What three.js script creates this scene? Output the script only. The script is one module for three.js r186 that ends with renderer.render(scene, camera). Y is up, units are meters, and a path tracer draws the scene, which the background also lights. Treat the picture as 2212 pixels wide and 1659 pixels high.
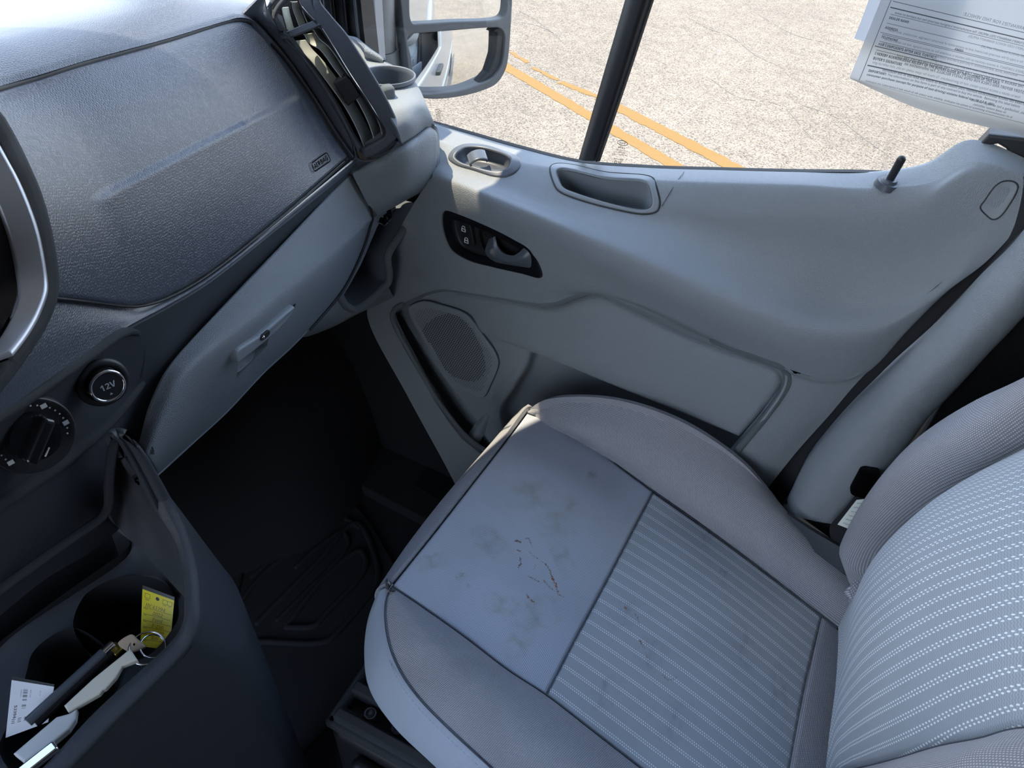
import * as THREE from 'three';
import { mergeGeometries } from 'three/addons/utils/BufferGeometryUtils.js';
import { RoundedBoxGeometry } from 'three/addons/geometries/RoundedBoxGeometry.js';
import { Brush, Evaluator, SUBTRACTION } from 'three-bvh-csg';

// ---------------------------------------------------------------- camera, sky, sun, exposure
// x: towards the passenger door, y: up from the cab floor, -z: towards the windscreen. Metres.
const scene = new THREE.Scene();
const EYE = new THREE.Vector3(0, 1.22, 0), F = 1580, W = 2212, H = 1659;
const camera = new THREE.PerspectiveCamera(2 * Math.atan(H / 2 / F) * 180 / Math.PI, W / H, 0.02, 400);
const rad = (d) => d * Math.PI / 180;
const PITCH = rad(41), YAW = rad(27), ROLL = rad(3);
const FW = new THREE.Vector3(Math.cos(YAW) * Math.cos(PITCH), -Math.sin(PITCH), -Math.sin(YAW) * Math.cos(PITCH));
const RT0 = new THREE.Vector3().crossVectors(FW, new THREE.Vector3(0, 1, 0)).normalize(), UP0 = new THREE.Vector3().crossVectors(RT0, FW);
const RT = RT0.clone().multiplyScalar(Math.cos(ROLL)).addScaledVector(UP0, Math.sin(ROLL));
const UPV = UP0.clone().multiplyScalar(Math.cos(ROLL)).addScaledVector(RT0, -Math.sin(ROLL));
camera.position.copy(EYE); camera.up.copy(UPV); camera.lookAt(EYE.clone().add(FW)); camera.updateMatrixWorld();

const renderer = new THREE.WebGLRenderer({ antialias: true });
renderer.toneMapping = THREE.LinearToneMapping;
renderer.toneMappingExposure = 2.95;
renderer.shadowMap.enabled = true;

const SKY = 1.55;
const SUN_TO = new THREE.Vector3(-0.04, 0.92, -0.36).normalize();
{ // air and broken cloud, computed over the whole dome
  const w = 512, h = 256, d = new Float32Array(w * h * 4);
  const hs = (x, y) => { let q = Math.imul(x | 0, 374761393) + Math.imul(y | 0, 668265263); q = Math.imul(q ^ (q >>> 13), 1274126177); return ((q ^ (q >>> 16)) >>> 0) / 4294967296; };
  const no = (x, y) => { const a = Math.floor(x), b = Math.floor(y), u = x - a, v = y - b, s = u * u * (3 - 2 * u), t = v * v * (3 - 2 * v); return (hs(a, b) * (1 - s) + hs(a + 1, b) * s) * (1 - t) + (hs(a, b + 1) * (1 - s) + hs(a + 1, b + 1) * s) * t; };
  for (let j = 0; j < h; j++) for (let i = 0; i < w; i++) {
    const el = ((j + 0.5) / h - 0.5) * Math.PI, az = (i + 0.5) / w * 2 * Math.PI, y = Math.max(0, Math.sin(el)), o = (j * w + i) * 4;
    const k = 1 / (y + 0.18), px = Math.cos(az) * Math.cos(el) * k * 1.7 + 20, pz = Math.sin(az) * Math.cos(el) * k * 1.7 + 20;
    const n = 0.5 * no(px, pz) + 0.27 * no(px * 2.1, pz * 2.1) + 0.15 * no(px * 4.3, pz * 4.3) + 0.08 * no(px * 9, pz * 9);
    const c = Math.min(1, Math.max(0, (n - 0.49) / 0.2)), t = Math.pow(1 - y, 2.2);
    const clear = [0.26 + 0.52 * t, 0.43 + 0.46 * t, 0.80 + 0.22 * t], cl = [1.12, 1.13, 1.16];
    for (let q = 0; q < 3; q++) d[o + q] = clear[q] * (1 - c * 0.85) + cl[q] * c * 0.85;
    d[o + 3] = 1;
  }
  const env = new THREE.DataTexture(d, w, h, THREE.RGBAFormat, THREE.FloatType);
  env.mapping = THREE.EquirectangularReflectionMapping; env.magFilter = env.minFilter = THREE.LinearFilter; env.needsUpdate = true;
  scene.background = scene.environment = env; scene.backgroundIntensity = scene.environmentIntensity = SKY;
}
const sun = new THREE.DirectionalLight(0xffedd2, 2.8);
sun.position.copy(SUN_TO).multiplyScalar(20); sun.target.position.set(0, 0, 0);
sun.castShadow = true; sun.shadow.mapSize.set(4096, 4096);
Object.assign(sun.shadow.camera, { left: -6, right: 12, top: 10, bottom: -8, near: 1, far: 60 });
scene.add(sun, sun.target);

// ---------------------------------------------------------------- helpers
const V = (x, y, z) => new THREE.Vector3(x, y, z);
const AX = { x: 0, y: 1, z: 2 };
function dir(px, py) { return FW.clone().multiplyScalar(F).addScaledVector(RT, px - W / 2).addScaledVector(UPV, -(py - H / 2)); }
function at(px, py, ax, v) { const d = dir(px, py), k = AX[ax]; return EYE.clone().addScaledVector(d, (v - EYE.getComponent(k)) / d.getComponent(k)); }
function atPlane(px, py, p0, n) { const d = dir(px, py); return EYE.clone().addScaledVector(d, p0.clone().sub(EYE).dot(n) / d.dot(n)); }
function T3(ax, ...t) { const o = []; for (let i = 0; i < t.length; i += 3) o.push(at(t[i], t[i + 1], ax, t[i + 2])); return o; }
function T2(ax, v, ...t) { const o = []; for (let i = 0; i < t.length; i += 2) o.push(at(t[i], t[i + 1], ax, v)); return o; }
function PL(p0, n, ...t) { const o = []; for (let i = 0; i < t.length; i += 2) o.push(atPlane(t[i], t[i + 1], p0, n)); return o; }
const crv = (pts, closed = false) => new THREE.CatmullRomCurve3(pts, closed, 'centripetal');
const lerpV = (a, b, t) => a.clone().lerp(b, t);
function rng(seed) { let s = seed >>> 0; return () => { s = (s + 0x6d2b79f5) | 0; let t = Math.imul(s ^ (s >>> 15), 1 | s); t = (t + Math.imul(t ^ (t >>> 7), 61 | t)) ^ t; return ((t ^ (t >>> 14)) >>> 0) / 4294967296; }; }
function hash(x, y) { let h = Math.imul(x | 0, 374761393) + Math.imul(y | 0, 668265263); h = Math.imul(h ^ (h >>> 13), 1274126177); return ((h ^ (h >>> 16)) >>> 0) / 4294967296; }
function vnoise(x, y, per = 0) {
  const ix = Math.floor(x), iy = Math.floor(y), fx = x - ix, fy = y - iy, m = (a) => per ? ((a % per) + per) % per : a;
  const s = fx * fx * (3 - 2 * fx), t = fy * fy * (3 - 2 * fy);
  const a = hash(m(ix), m(iy)), b = hash(m(ix + 1), m(iy)), c = hash(m(ix), m(iy + 1)), d = hash(m(ix + 1), m(iy + 1));
  return (a + (b - a) * s) * (1 - t) + (c + (d - c) * s) * t;
}
const used = new Map();
function numbered(name, scope) { const k = scope + '/' + name, n = used.get(k) ?? 0; used.set(k, n + 1); return n ? `${name}_${String(n).padStart(3, '0')}` : name; }
function thing(name, label, category, group) { const g = new THREE.Group(); g.name = numbered(name, 'top'); g.userData = { label, category }; if (group) g.userData.group = group; scene.add(g); return g; }
function add(name, geo, mat, parent) {
  const geos = Array.isArray(geo) ? geo : [geo];
  const g = geos.length > 1 ? mergeGeometries(geos.map((q) => { const c = q.index ? q.toNonIndexed() : q.clone(); for (const k of Object.keys(c.attributes)) if (!['position', 'normal', 'uv'].includes(k)) c.deleteAttribute(k); c.clearGroups?.(); return c; })) : geos[0];
  const m = new THREE.Mesh(g, mat); m.name = numbered(name, parent ? parent.uuid : 'top'); m.castShadow = m.receiveShadow = true; (parent ?? scene).add(m); return m;
}
function struct(name, geo, mat) { const m = add(name, geo, mat); m.userData.kind = 'structure'; return m; }

// A surface sampled from fn(u, v), given a thickness, an optional rounded border and an optional relief; uv in metres.
function sheet(fn, o = {}) {
  const nu = o.nu ?? 36, nv = o.nv ?? 24, roll = o.roll ?? 0, thick = o.thick ?? 0.004;
  const lu = (v) => { let s = 0, p = fn(0, v); for (let i = 1; i <= 12; i++) { const q = fn(i / 12, v); s += p.distanceTo(q); p = q; } return s; };
  const lv = (u) => { let s = 0, p = fn(u, 0); for (let i = 1; i <= 12; i++) { const q = fn(u, i / 12); s += p.distanceTo(q); p = q; } return s; };
  const LU = Math.max(lu(0.5), 1e-4), LV = Math.max(lv(0.5), 1e-4);
  const samples = (n, L) => {
    const s = new Set(); for (let i = 0; i <= n; i++) s.add(i / n);
    if (roll) for (const f of [0.06, 0.2, 0.45, 0.75, 1]) { const e = f * roll / L; if (e < 0.45) { s.add(e); s.add(1 - e); } }
    return [...s].sort((a, b) => a - b);
  };
  const us = samples(nu, LU), vs = samples(nv, LV), A = us.length, B = vs.length, P = [];
  for (let j = 0; j < B; j++) for (let i = 0; i < A; i++) P.push(fn(us[i], vs[j]));
  const U = new Float64Array(A * B), Vv = new Float64Array(A * B);
  for (let j = 0; j < B; j++) for (let i = 1; i < A; i++) U[j * A + i] = U[j * A + i - 1] + P[j * A + i].distanceTo(P[j * A + i - 1]);
  for (let i = 0; i < A; i++) for (let j = 1; j < B; j++) Vv[j * A + i] = Vv[(j - 1) * A + i] + P[j * A + i].distanceTo(P[(j - 1) * A + i]);
  const normals = () => P.map((_, k) => {
    const i = k % A, j = (k / A) | 0;
    const du = P[j * A + Math.min(i + 1, A - 1)].clone().sub(P[j * A + Math.max(i - 1, 0)]), dv = P[Math.min(j + 1, B - 1) * A + i].clone().sub(P[Math.max(j - 1, 0) * A + i]);
    const n = du.cross(dv); return n.lengthSq() > 1e-22 ? n.normalize() : n.set(0, 0, 0);
  });
  let N = normals();
  const mid = ((B / 2) | 0) * A + ((A / 2) | 0), toward = o.facing ?? EYE;
  const sg = N[mid].dot(toward.clone().sub(P[mid])) >= 0 ? 1 : -1;
  const edges = o.edges ?? 'lrtb';
  for (let j = 0; j < B; j++) for (let i = 0; i < A; i++) {
    const k = j * A + i, u = us[i], v = vs[j]; let h = 0;
    if (o.bulge) { const q = o.power ?? 2; h += o.bulge * (1 - Math.abs(2 * u - 1) ** q) * (1 - Math.abs(2 * v - 1) ** q); }
    if (o.disp) h += o.disp(u, v, P[k], U[k], Vv[k]);
    if (roll) {
      let d = roll;
      if (edges.includes('l')) d = Math.min(d, U[k]); if (edges.includes('r')) d = Math.min(d, U[j * A + A - 1] - U[k]);
      if (edges.includes('t')) d = Math.min(d, Vv[k]); if (edges.includes('b')) d = Math.min(d, Vv[(B - 1) * A + i] - Vv[k]);
      if (d < roll) h -= roll - Math.sqrt(Math.max(0, roll * roll - (roll - d) ** 2));
    }
    if (h) P[k] = P[k].clone().addScaledVector(N[k], h * sg);
  }
  N = normals(); if (sg < 0) N.forEach((n) => n.negate());
  const pos = [], nor = [], uv = [], idx = [];
  const push = (p, n, a, b) => { pos.push(p.x, p.y, p.z); nor.push(n.x, n.y, n.z); uv.push(a, b); };
  const su = o.unit ? 1 : 0;
  for (let k = 0; k < P.length; k++) push(P[k], N[k], su ? us[k % A] : U[k] - U[((k / A) | 0) * A + ((A / 2) | 0)], su ? 1 - vs[(k / A) | 0] : Vv[k] - Vv[((B / 2) | 0) * A + k % A]);
  for (let j = 0; j < B - 1; j++) for (let i = 0; i < A - 1; i++) {
    const a = j * A + i, b = a + 1, c = a + A, d = c + 1;
    if (sg > 0) idx.push(a, b, d, a, d, c); else idx.push(a, d, b, a, c, d);
  }
  if (thick) {
    const off = P.length, Q = P.map((p, k) => p.clone().addScaledVector(N[k], -thick));
    for (let k = 0; k < P.length; k++) push(Q[k], N[k].clone().negate(), uv[2 * k], uv[2 * k + 1]);
    for (let t = 0, n = idx.length; t < n; t += 3) idx.push(idx[t] + off, idx[t + 2] + off, idx[t + 1] + off);
    const loop = [];
    for (let i = 0; i < A - 1; i++) loop.push(i); for (let j = 0; j < B - 1; j++) loop.push(j * A + A - 1);
    for (let i = A - 1; i > 0; i--) loop.push((B - 1) * A + i); for (let j = B - 1; j > 0; j--) loop.push(j * A);
    for (let q = 0; q < loop.length; q++) {
      const a = loop[q], b = loop[(q + 1) % loop.length], e = P[b].clone().sub(P[a]), n = e.clone().cross(N[a]).multiplyScalar(sg).normalize(), s = pos.length / 3;
      push(P[a], n, uv[2 * a], uv[2 * a + 1]); push(P[b], n, uv[2 * b], uv[2 * b + 1]); push(Q[b], n, uv[2 * b], uv[2 * b + 1] + thick); push(Q[a], n, uv[2 * a], uv[2 * a + 1] + thick);
      if (sg > 0) idx.push(s, s + 2, s + 1, s, s + 3, s + 2); else idx.push(s, s + 1, s + 2, s, s + 2, s + 3);
    }
  }
  const g = new THREE.BufferGeometry();
  g.setAttribute('position', new THREE.Float32BufferAttribute(pos, 3)); g.setAttribute('normal', new THREE.Float32BufferAttribute(nor, 3)); g.setAttribute('uv', new THREE.Float32BufferAttribute(uv, 2)); g.setIndex(idx);
  return g;
}
const asCurve = (c) => Array.isArray(c) ? (c.length === 2 ? new THREE.LineCurve3(c[0], c[1]) : crv(c)) : c;
// Coons patch: top and bottom run the same way, left and right run from top to bottom.
function coons(top, bottom, left, right) {
  const t = asCurve(top), b = asCurve(bottom), l = asCurve(left), r = asCurve(right);
  const c00 = t.getPointAt(0), c10 = t.getPointAt(1), c01 = b.getPointAt(0), c11 = b.getPointAt(1);
  return (u, v) => {
    const p = t.getPointAt(u).multiplyScalar(1 - v).addScaledVector(b.getPointAt(u), v).addScaledVector(l.getPointAt(v), 1 - u).addScaledVector(r.getPointAt(v), u);
    return p.addScaledVector(c00, -(1 - u) * (1 - v)).addScaledVector(c10, -u * (1 - v)).addScaledVector(c01, -(1 - u) * v).addScaledVector(c11, -u * v);
  };
}
const ruled = (a, b) => { const p = asCurve(a), q = asCurve(b); return (u, v) => p.getPointAt(u).lerp(q.getPointAt(u), v); };
// Rows of control points, smooth along and across them.
function loft(rows) {
  const cs = rows.map((r) => crv(r)), memo = new Map();
  return (u, v) => { let c = memo.get(u); if (!c) memo.set(u, c = crv(cs.map((q) => q.getPoint(u)))); return c.getPoint(v); };
}
function tube(pts, r, o = {}) {
  const c = Array.isArray(pts) ? crv(pts, o.closed) : pts, n = o.n ?? Math.max(12, (Array.isArray(pts) ? pts.length : 10) * 6), m = o.m ?? 8;
  const g = new THREE.TubeGeometry(c, n, r, m, !!o.closed);
  if (o.closed) return g;
  const caps = [c.getPoint(0), c.getPoint(1)].map((p) => new THREE.SphereGeometry(r, m, 6).translate(p.x, p.y, p.z));
  return mergeGeometries([g, ...caps].map((q) => q.toNonIndexed()));
}
function cyl(a, b, r1, r2 = r1, seg = 24) {
  const d = b.clone().sub(a), g = new THREE.CylinderGeometry(r2, r1, d.length(), seg);
  g.applyQuaternion(new THREE.Quaternion().setFromUnitVectors(V(0, 1, 0), d.clone().normalize()));
  const m = a.clone().add(b).multiplyScalar(0.5); return g.translate(m.x, m.y, m.z);
}
function basisOf(pts, up) {
  const o = pts.reduce((s, p) => s.add(p), V(0, 0, 0)).divideScalar(pts.length), n = V(0, 0, 0);
  for (let i = 0; i < pts.length; i++) { const a = pts[i].clone().sub(o), b = pts[(i + 1) % pts.length].clone().sub(o); n.add(a.cross(b)); }
  n.normalize(); if (n.dot(EYE.clone().sub(o)) < 0) n.negate();
  const ex = up ? up.clone().cross(n).normalize() : RT.clone().addScaledVector(n, -RT.dot(n)).normalize();
  return { o, n, ex, ey: n.clone().cross(ex) };
}
const to2 = (b, p) => { const d = p.clone().sub(b.o); return new THREE.Vector2(d.dot(b.ex), d.dot(b.ey)); };
const from2 = (b, x, y, h = 0) => b.o.clone().addScaledVector(b.ex, x).addScaledVector(b.ey, y).addScaledVector(b.n, h);
function outline(pts, smooth = true, n = 0) { return smooth ? crv(pts, true).getPoints(n || pts.length * 6).slice(0, -1) : pts; }
// A flat piece cut to an outline: bevelled, of its own thickness, its face raised by lift over the outline's plane.
function plate(pts, o = {}) {
  const b = o.basis ?? basisOf(pts), th = o.thick ?? 0.004, bv = o.bevel ?? 0.001;
  const s = new THREE.Shape(outline(pts, o.smooth ?? true).map((p) => to2(b, p)));
  for (const h of o.holes ?? []) s.holes.push(new THREE.Path(outline(h, o.smooth ?? true).map((p) => to2(b, p))));
  const g = new THREE.ExtrudeGeometry(s, { depth: Math.max(th - bv, 1e-4), bevelEnabled: bv > 0, bevelThickness: bv, bevelSize: bv, bevelOffset: -bv, bevelSegments: o.seg ?? 3, curveSegments: 8 });
  const m = new THREE.Matrix4().makeBasis(b.ex, b.ey, b.n).setPosition(b.o.clone().addScaledVector(b.n, (o.lift ?? 0) - th));
  return g.applyMatrix4(m);
}
// A bowl: closed loops of points joined one after another, the last one closed by a floor.
function rings(loops, o = {}) {
  const n = o.n ?? 64, R = loops.map((l) => { const c = crv(l, true); return Array.from({ length: n }, (_, i) => c.getPointAt(i / n)); });
  if (o.cap !== false) { const last = R[R.length - 1], c = last.reduce((s, p) => s.add(p), V(0, 0, 0)).divideScalar(n); for (const f of [0.6, 0.02]) R.push(last.map((p) => lerpV(c, p, f))); }
  const pos = [], uv = [], idx = [];
  R.forEach((r, j) => { for (let i = 0; i <= n; i++) { const p = r[i % n]; pos.push(p.x, p.y, p.z); uv.push(i * 0.005, j * 0.02); } });
  for (let j = 0; j < R.length - 1; j++) for (let i = 0; i < n; i++) { const a = j * (n + 1) + i, c = a + n + 1; idx.push(a, c, a + 1, a + 1, c, c + 1); }
  const g = new THREE.BufferGeometry(); g.setAttribute('position', new THREE.Float32BufferAttribute(pos, 3)); g.setAttribute('uv', new THREE.Float32BufferAttribute(uv, 2)); g.setIndex(idx);
  const m = Math.floor(R.length / 2) * 0;
  const a = R[m][0], e = R[m][1].clone().sub(a), f = R[m + 1][0].clone().sub(a), inner = R[R.length - 1][0].clone().lerp(R[0][0], 0.5);
  if (f.clone().cross(e).dot(EYE.clone().sub(inner)) < 0 && o.flip === undefined || o.flip) for (let t = 0; t < idx.length; t += 3) { const q = idx[t]; idx[t] = idx[t + 1]; idx[t + 1] = q; }
  g.setIndex(idx); g.computeVertexNormals(); return g;
}
const shift = (pts, d) => pts.map((p) => p.clone().add(d));
const shrink = (pts, f, d = V(0, 0, 0)) => { const c = pts.reduce((s, p) => s.add(p), V(0, 0, 0)).divideScalar(pts.length); return pts.map((p) => lerpV(c, p, f).add(d)); };
function boxAt(c, ex, ey, ez, sx, sy, sz, r = 0.002) { return new RoundedBoxGeometry(sx, sy, sz, 3, Math.min(r, sx / 2.1, sy / 2.1, sz / 2.1)).applyMatrix4(new THREE.Matrix4().makeBasis(ex, ey, ez).setPosition(c)); }
const X1 = V(1, 0, 0), Y1 = V(0, 1, 0), Z1 = V(0, 0, 1);
function slab(x0, x1, y0, y1, z0, z1, r = 0.004) { return boxAt(V((x0 + x1) / 2, (y0 + y1) / 2, (z0 + z1) / 2), X1, Y1, Z1, x1 - x0, y1 - y0, z1 - z0, r); }
// Which point of a surface stands at a place of the photograph: used to set fittings onto curved panels.
function project(p) { const q = p.clone().sub(EYE), z = q.dot(FW); return [W / 2 + F * q.dot(RT) / z, H / 2 - F * q.dot(UPV) / z]; }
function locator(fn, nu, nv) {
  const P = [], Q = []; for (let j = 0; j <= nv; j++) for (let i = 0; i <= nu; i++) { const p = fn(i / nu, j / nv); P.push(p); Q.push(project(p)); }
  return (px, py, lift = 0) => {
    let k = 0, bd = 1e18; for (let t = 0; t < Q.length; t++) { const d = (Q[t][0] - px) ** 2 + (Q[t][1] - py) ** 2; if (d < bd) { bd = d; k = t; } }
    const n = nu + 1, i = Math.min(nu - 1, Math.max(1, k % n)), j = Math.min(nv - 1, Math.max(1, (k / n) | 0)); k = j * n + i;
    const a = [(Q[k + 1][0] - Q[k - 1][0]) / 2, (Q[k + 1][1] - Q[k - 1][1]) / 2], b = [(Q[k + n][0] - Q[k - n][0]) / 2, (Q[k + n][1] - Q[k - n][1]) / 2], dx = px - Q[k][0], dy = py - Q[k][1], D = a[0] * b[1] - a[1] * b[0] || 1e-9;
    const s = (dx * b[1] - dy * b[0]) / D, t = (a[0] * dy - a[1] * dx) / D, du = P[k + 1].clone().sub(P[k - 1]), dv = P[k + n].clone().sub(P[k - n]);
    const p = P[k].clone().addScaledVector(du, s / 2).addScaledVector(dv, t / 2), N = du.cross(dv).normalize(); if (N.dot(EYE.clone().sub(p)) < 0) N.negate();
    p.addScaledVector(N, lift); p.u = (i + s) / nu; p.v = (j + t) / nv; return p;
  };
}
const pairs = (t) => { const o = []; for (let i = 0; i < t.length; i += 2) o.push([t[i], t[i + 1]]); return o; };
// A rim that follows a curved panel, between two closed outlines.
function rimSheet(outer, inner, o = {}) {
  const a = crv(outer, true), b = crv(inner, true);
  return sheet((u, v) => a.getPoint(u % 1).lerp(b.getPoint(u % 1), v), { nu: 120, nv: 8, thick: 0.005, edges: 'tb', ...o });
}
const evaluator = new Evaluator(); evaluator.attributes = ['position', 'uv', 'normal']; evaluator.useGroups = false;
function cutOut(geo, cutter) { const a = new Brush(geo), c = new Brush(cutter); a.updateMatrixWorld(); c.updateMatrixWorld(); const r = evaluator.evaluate(a, c, SUBTRACTION); return r.geometry; }
function prism(pts, d0, d1, smooth = false) { // a cutter: the outline swept along an axis
  const b = basisOf(pts), s = new THREE.Shape(outline(pts, smooth).map((p) => to2(b, p)));
  const g = new THREE.ExtrudeGeometry(s, { depth: d0 + d1, bevelEnabled: false });
  return g.applyMatrix4(new THREE.Matrix4().makeBasis(b.ex, b.ey, b.n).setPosition(b.o.clone().addScaledVector(b.n, -d1)));
}

// ---------------------------------------------------------------- textures
function dataTex(n, fn, srgb = false, m = n) {
  const d = new Uint8Array(n * m * 4);
  for (let y = 0; y < m; y++) for (let x = 0; x < n; x++) { const c = fn(x, y), o = (y * n + x) * 4; if (typeof c === 'number') d[o] = d[o + 1] = d[o + 2] = c; else { d[o] = c[0]; d[o + 1] = c[1]; d[o + 2] = c[2]; } d[o + 3] = 255; }
  const t = new THREE.DataTexture(d, n, m); t.wrapS = t.wrapT = THREE.RepeatWrapping; t.magFilter = THREE.LinearFilter; t.minFilter = THREE.LinearMipmapLinearFilter; t.generateMipmaps = true;
  if (srgb) t.colorSpace = THREE.SRGBColorSpace; t.needsUpdate = true; return t;
}
function canvasTex(w, h, draw) { const c = document.createElement('canvas'); c.width = w; c.height = h; draw(c.getContext('2d'), w, h); const t = new THREE.CanvasTexture(c); t.colorSpace = THREE.SRGBColorSpace; t.wrapS = t.wrapT = THREE.RepeatWrapping; return t; }
const clampB = (x) => Math.max(0, Math.min(255, x | 0));
// pebbled grain: cells with narrow creases between them
function grainTex(size, cells, stretch, seed) {
  const pts = new Map(), cell = size / cells;
  const pt = (i, j) => { const a = ((i % cells) + cells) % cells, b = ((j % cells) + cells) % cells; return [(i + 0.15 + 0.7 * hash(a + seed, b * 3 + 1)) * cell, (j + 0.15 + 0.7 * hash(a * 5 + 2, b + seed)) * cell]; };
  return dataTex(size, (x, y) => {
    const i0 = Math.floor(x / cell), j0 = Math.floor(y / cell); let f1 = 1e9, f2 = 1e9;
    for (let j = j0 - 2; j <= j0 + 2; j++) for (let i = i0 - 2; i <= i0 + 2; i++) { const p = pt(i, j), dx = (p[0] - x) * stretch, dy = p[1] - y, d = Math.sqrt(dx * dx + dy * dy); if (d < f1) { f2 = f1; f1 = d; } else if (d < f2) f2 = d; }
    return clampB(255 * Math.min(1, Math.pow((f2 - f1) / cell * 1.5, 0.6)));
  });
}
const rep = (t, s, rot = 0) => { const c = t.clone(); c.repeat.set(1 / s, 1 / s); c.rotation = rot; c.needsUpdate = true; return c; };
const LEATHER = grainTex(512, 36, 1.7, 7), PEBBLE = grainTex(512, 44, 1.05, 19);
const std = (color, rough, extra = {}) => new THREE.MeshPhysicalMaterial({ color: new THREE.Color().setRGB(...color), roughness: rough, ...extra });
const M = {
  light: std([0.245, 0.266, 0.276], 0.52, { bumpMap: rep(PEBBLE, 0.085), bumpScale: 0.00038, name: 'grained grey plastic' }),
  lightSmooth: std([0.235, 0.255, 0.266], 0.5, { name: 'smooth grey plastic' }),
  dash: std([0.046, 0.056, 0.078], 0.36, { clearcoat: 0.7, clearcoatRoughness: 0.38, bumpMap: rep(LEATHER, 0.085), bumpScale: 0.00028, name: 'charcoal leather-grain plastic' }),
  dashFine: std([0.042, 0.047, 0.056], 0.5, { bumpMap: rep(PEBBLE, 0.05), bumpScale: 0.00015, name: 'charcoal fine-grain plastic' }),
  vent: std([0.085, 0.095, 0.115], 0.42, { bumpMap: rep(PEBBLE, 0.05), bumpScale: 0.00012, name: 'dark grey vent plastic' }),
  dark: std([0.012, 0.013, 0.015], 0.5, { name: 'black plastic' }),
  gloss: std([0.008, 0.008, 0.01], 0.18, { name: 'gloss black plastic' }),
  rubber: std([0.012, 0.0125, 0.014], 0.88, { name: 'black rubber' }),
  satin: std([0.075, 0.085, 0.10], 0.35, { name: 'satin dark grey plastic' }),
  silver: std([0.42, 0.44, 0.48], 0.35, { metalness: 0.6, name: 'silver trim' }),
  chrome: std([0.75, 0.75, 0.76], 0.12, { metalness: 1, name: 'chrome' }),
  carpet: std([0.013, 0.0135, 0.015], 0.95, { bumpMap: rep(PEBBLE, 0.03), bumpScale: 0.0005, name: 'black carpet' }),
  white: std([0.75, 0.75, 0.74], 0.6, { name: 'white plastic' }),
};
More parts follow.
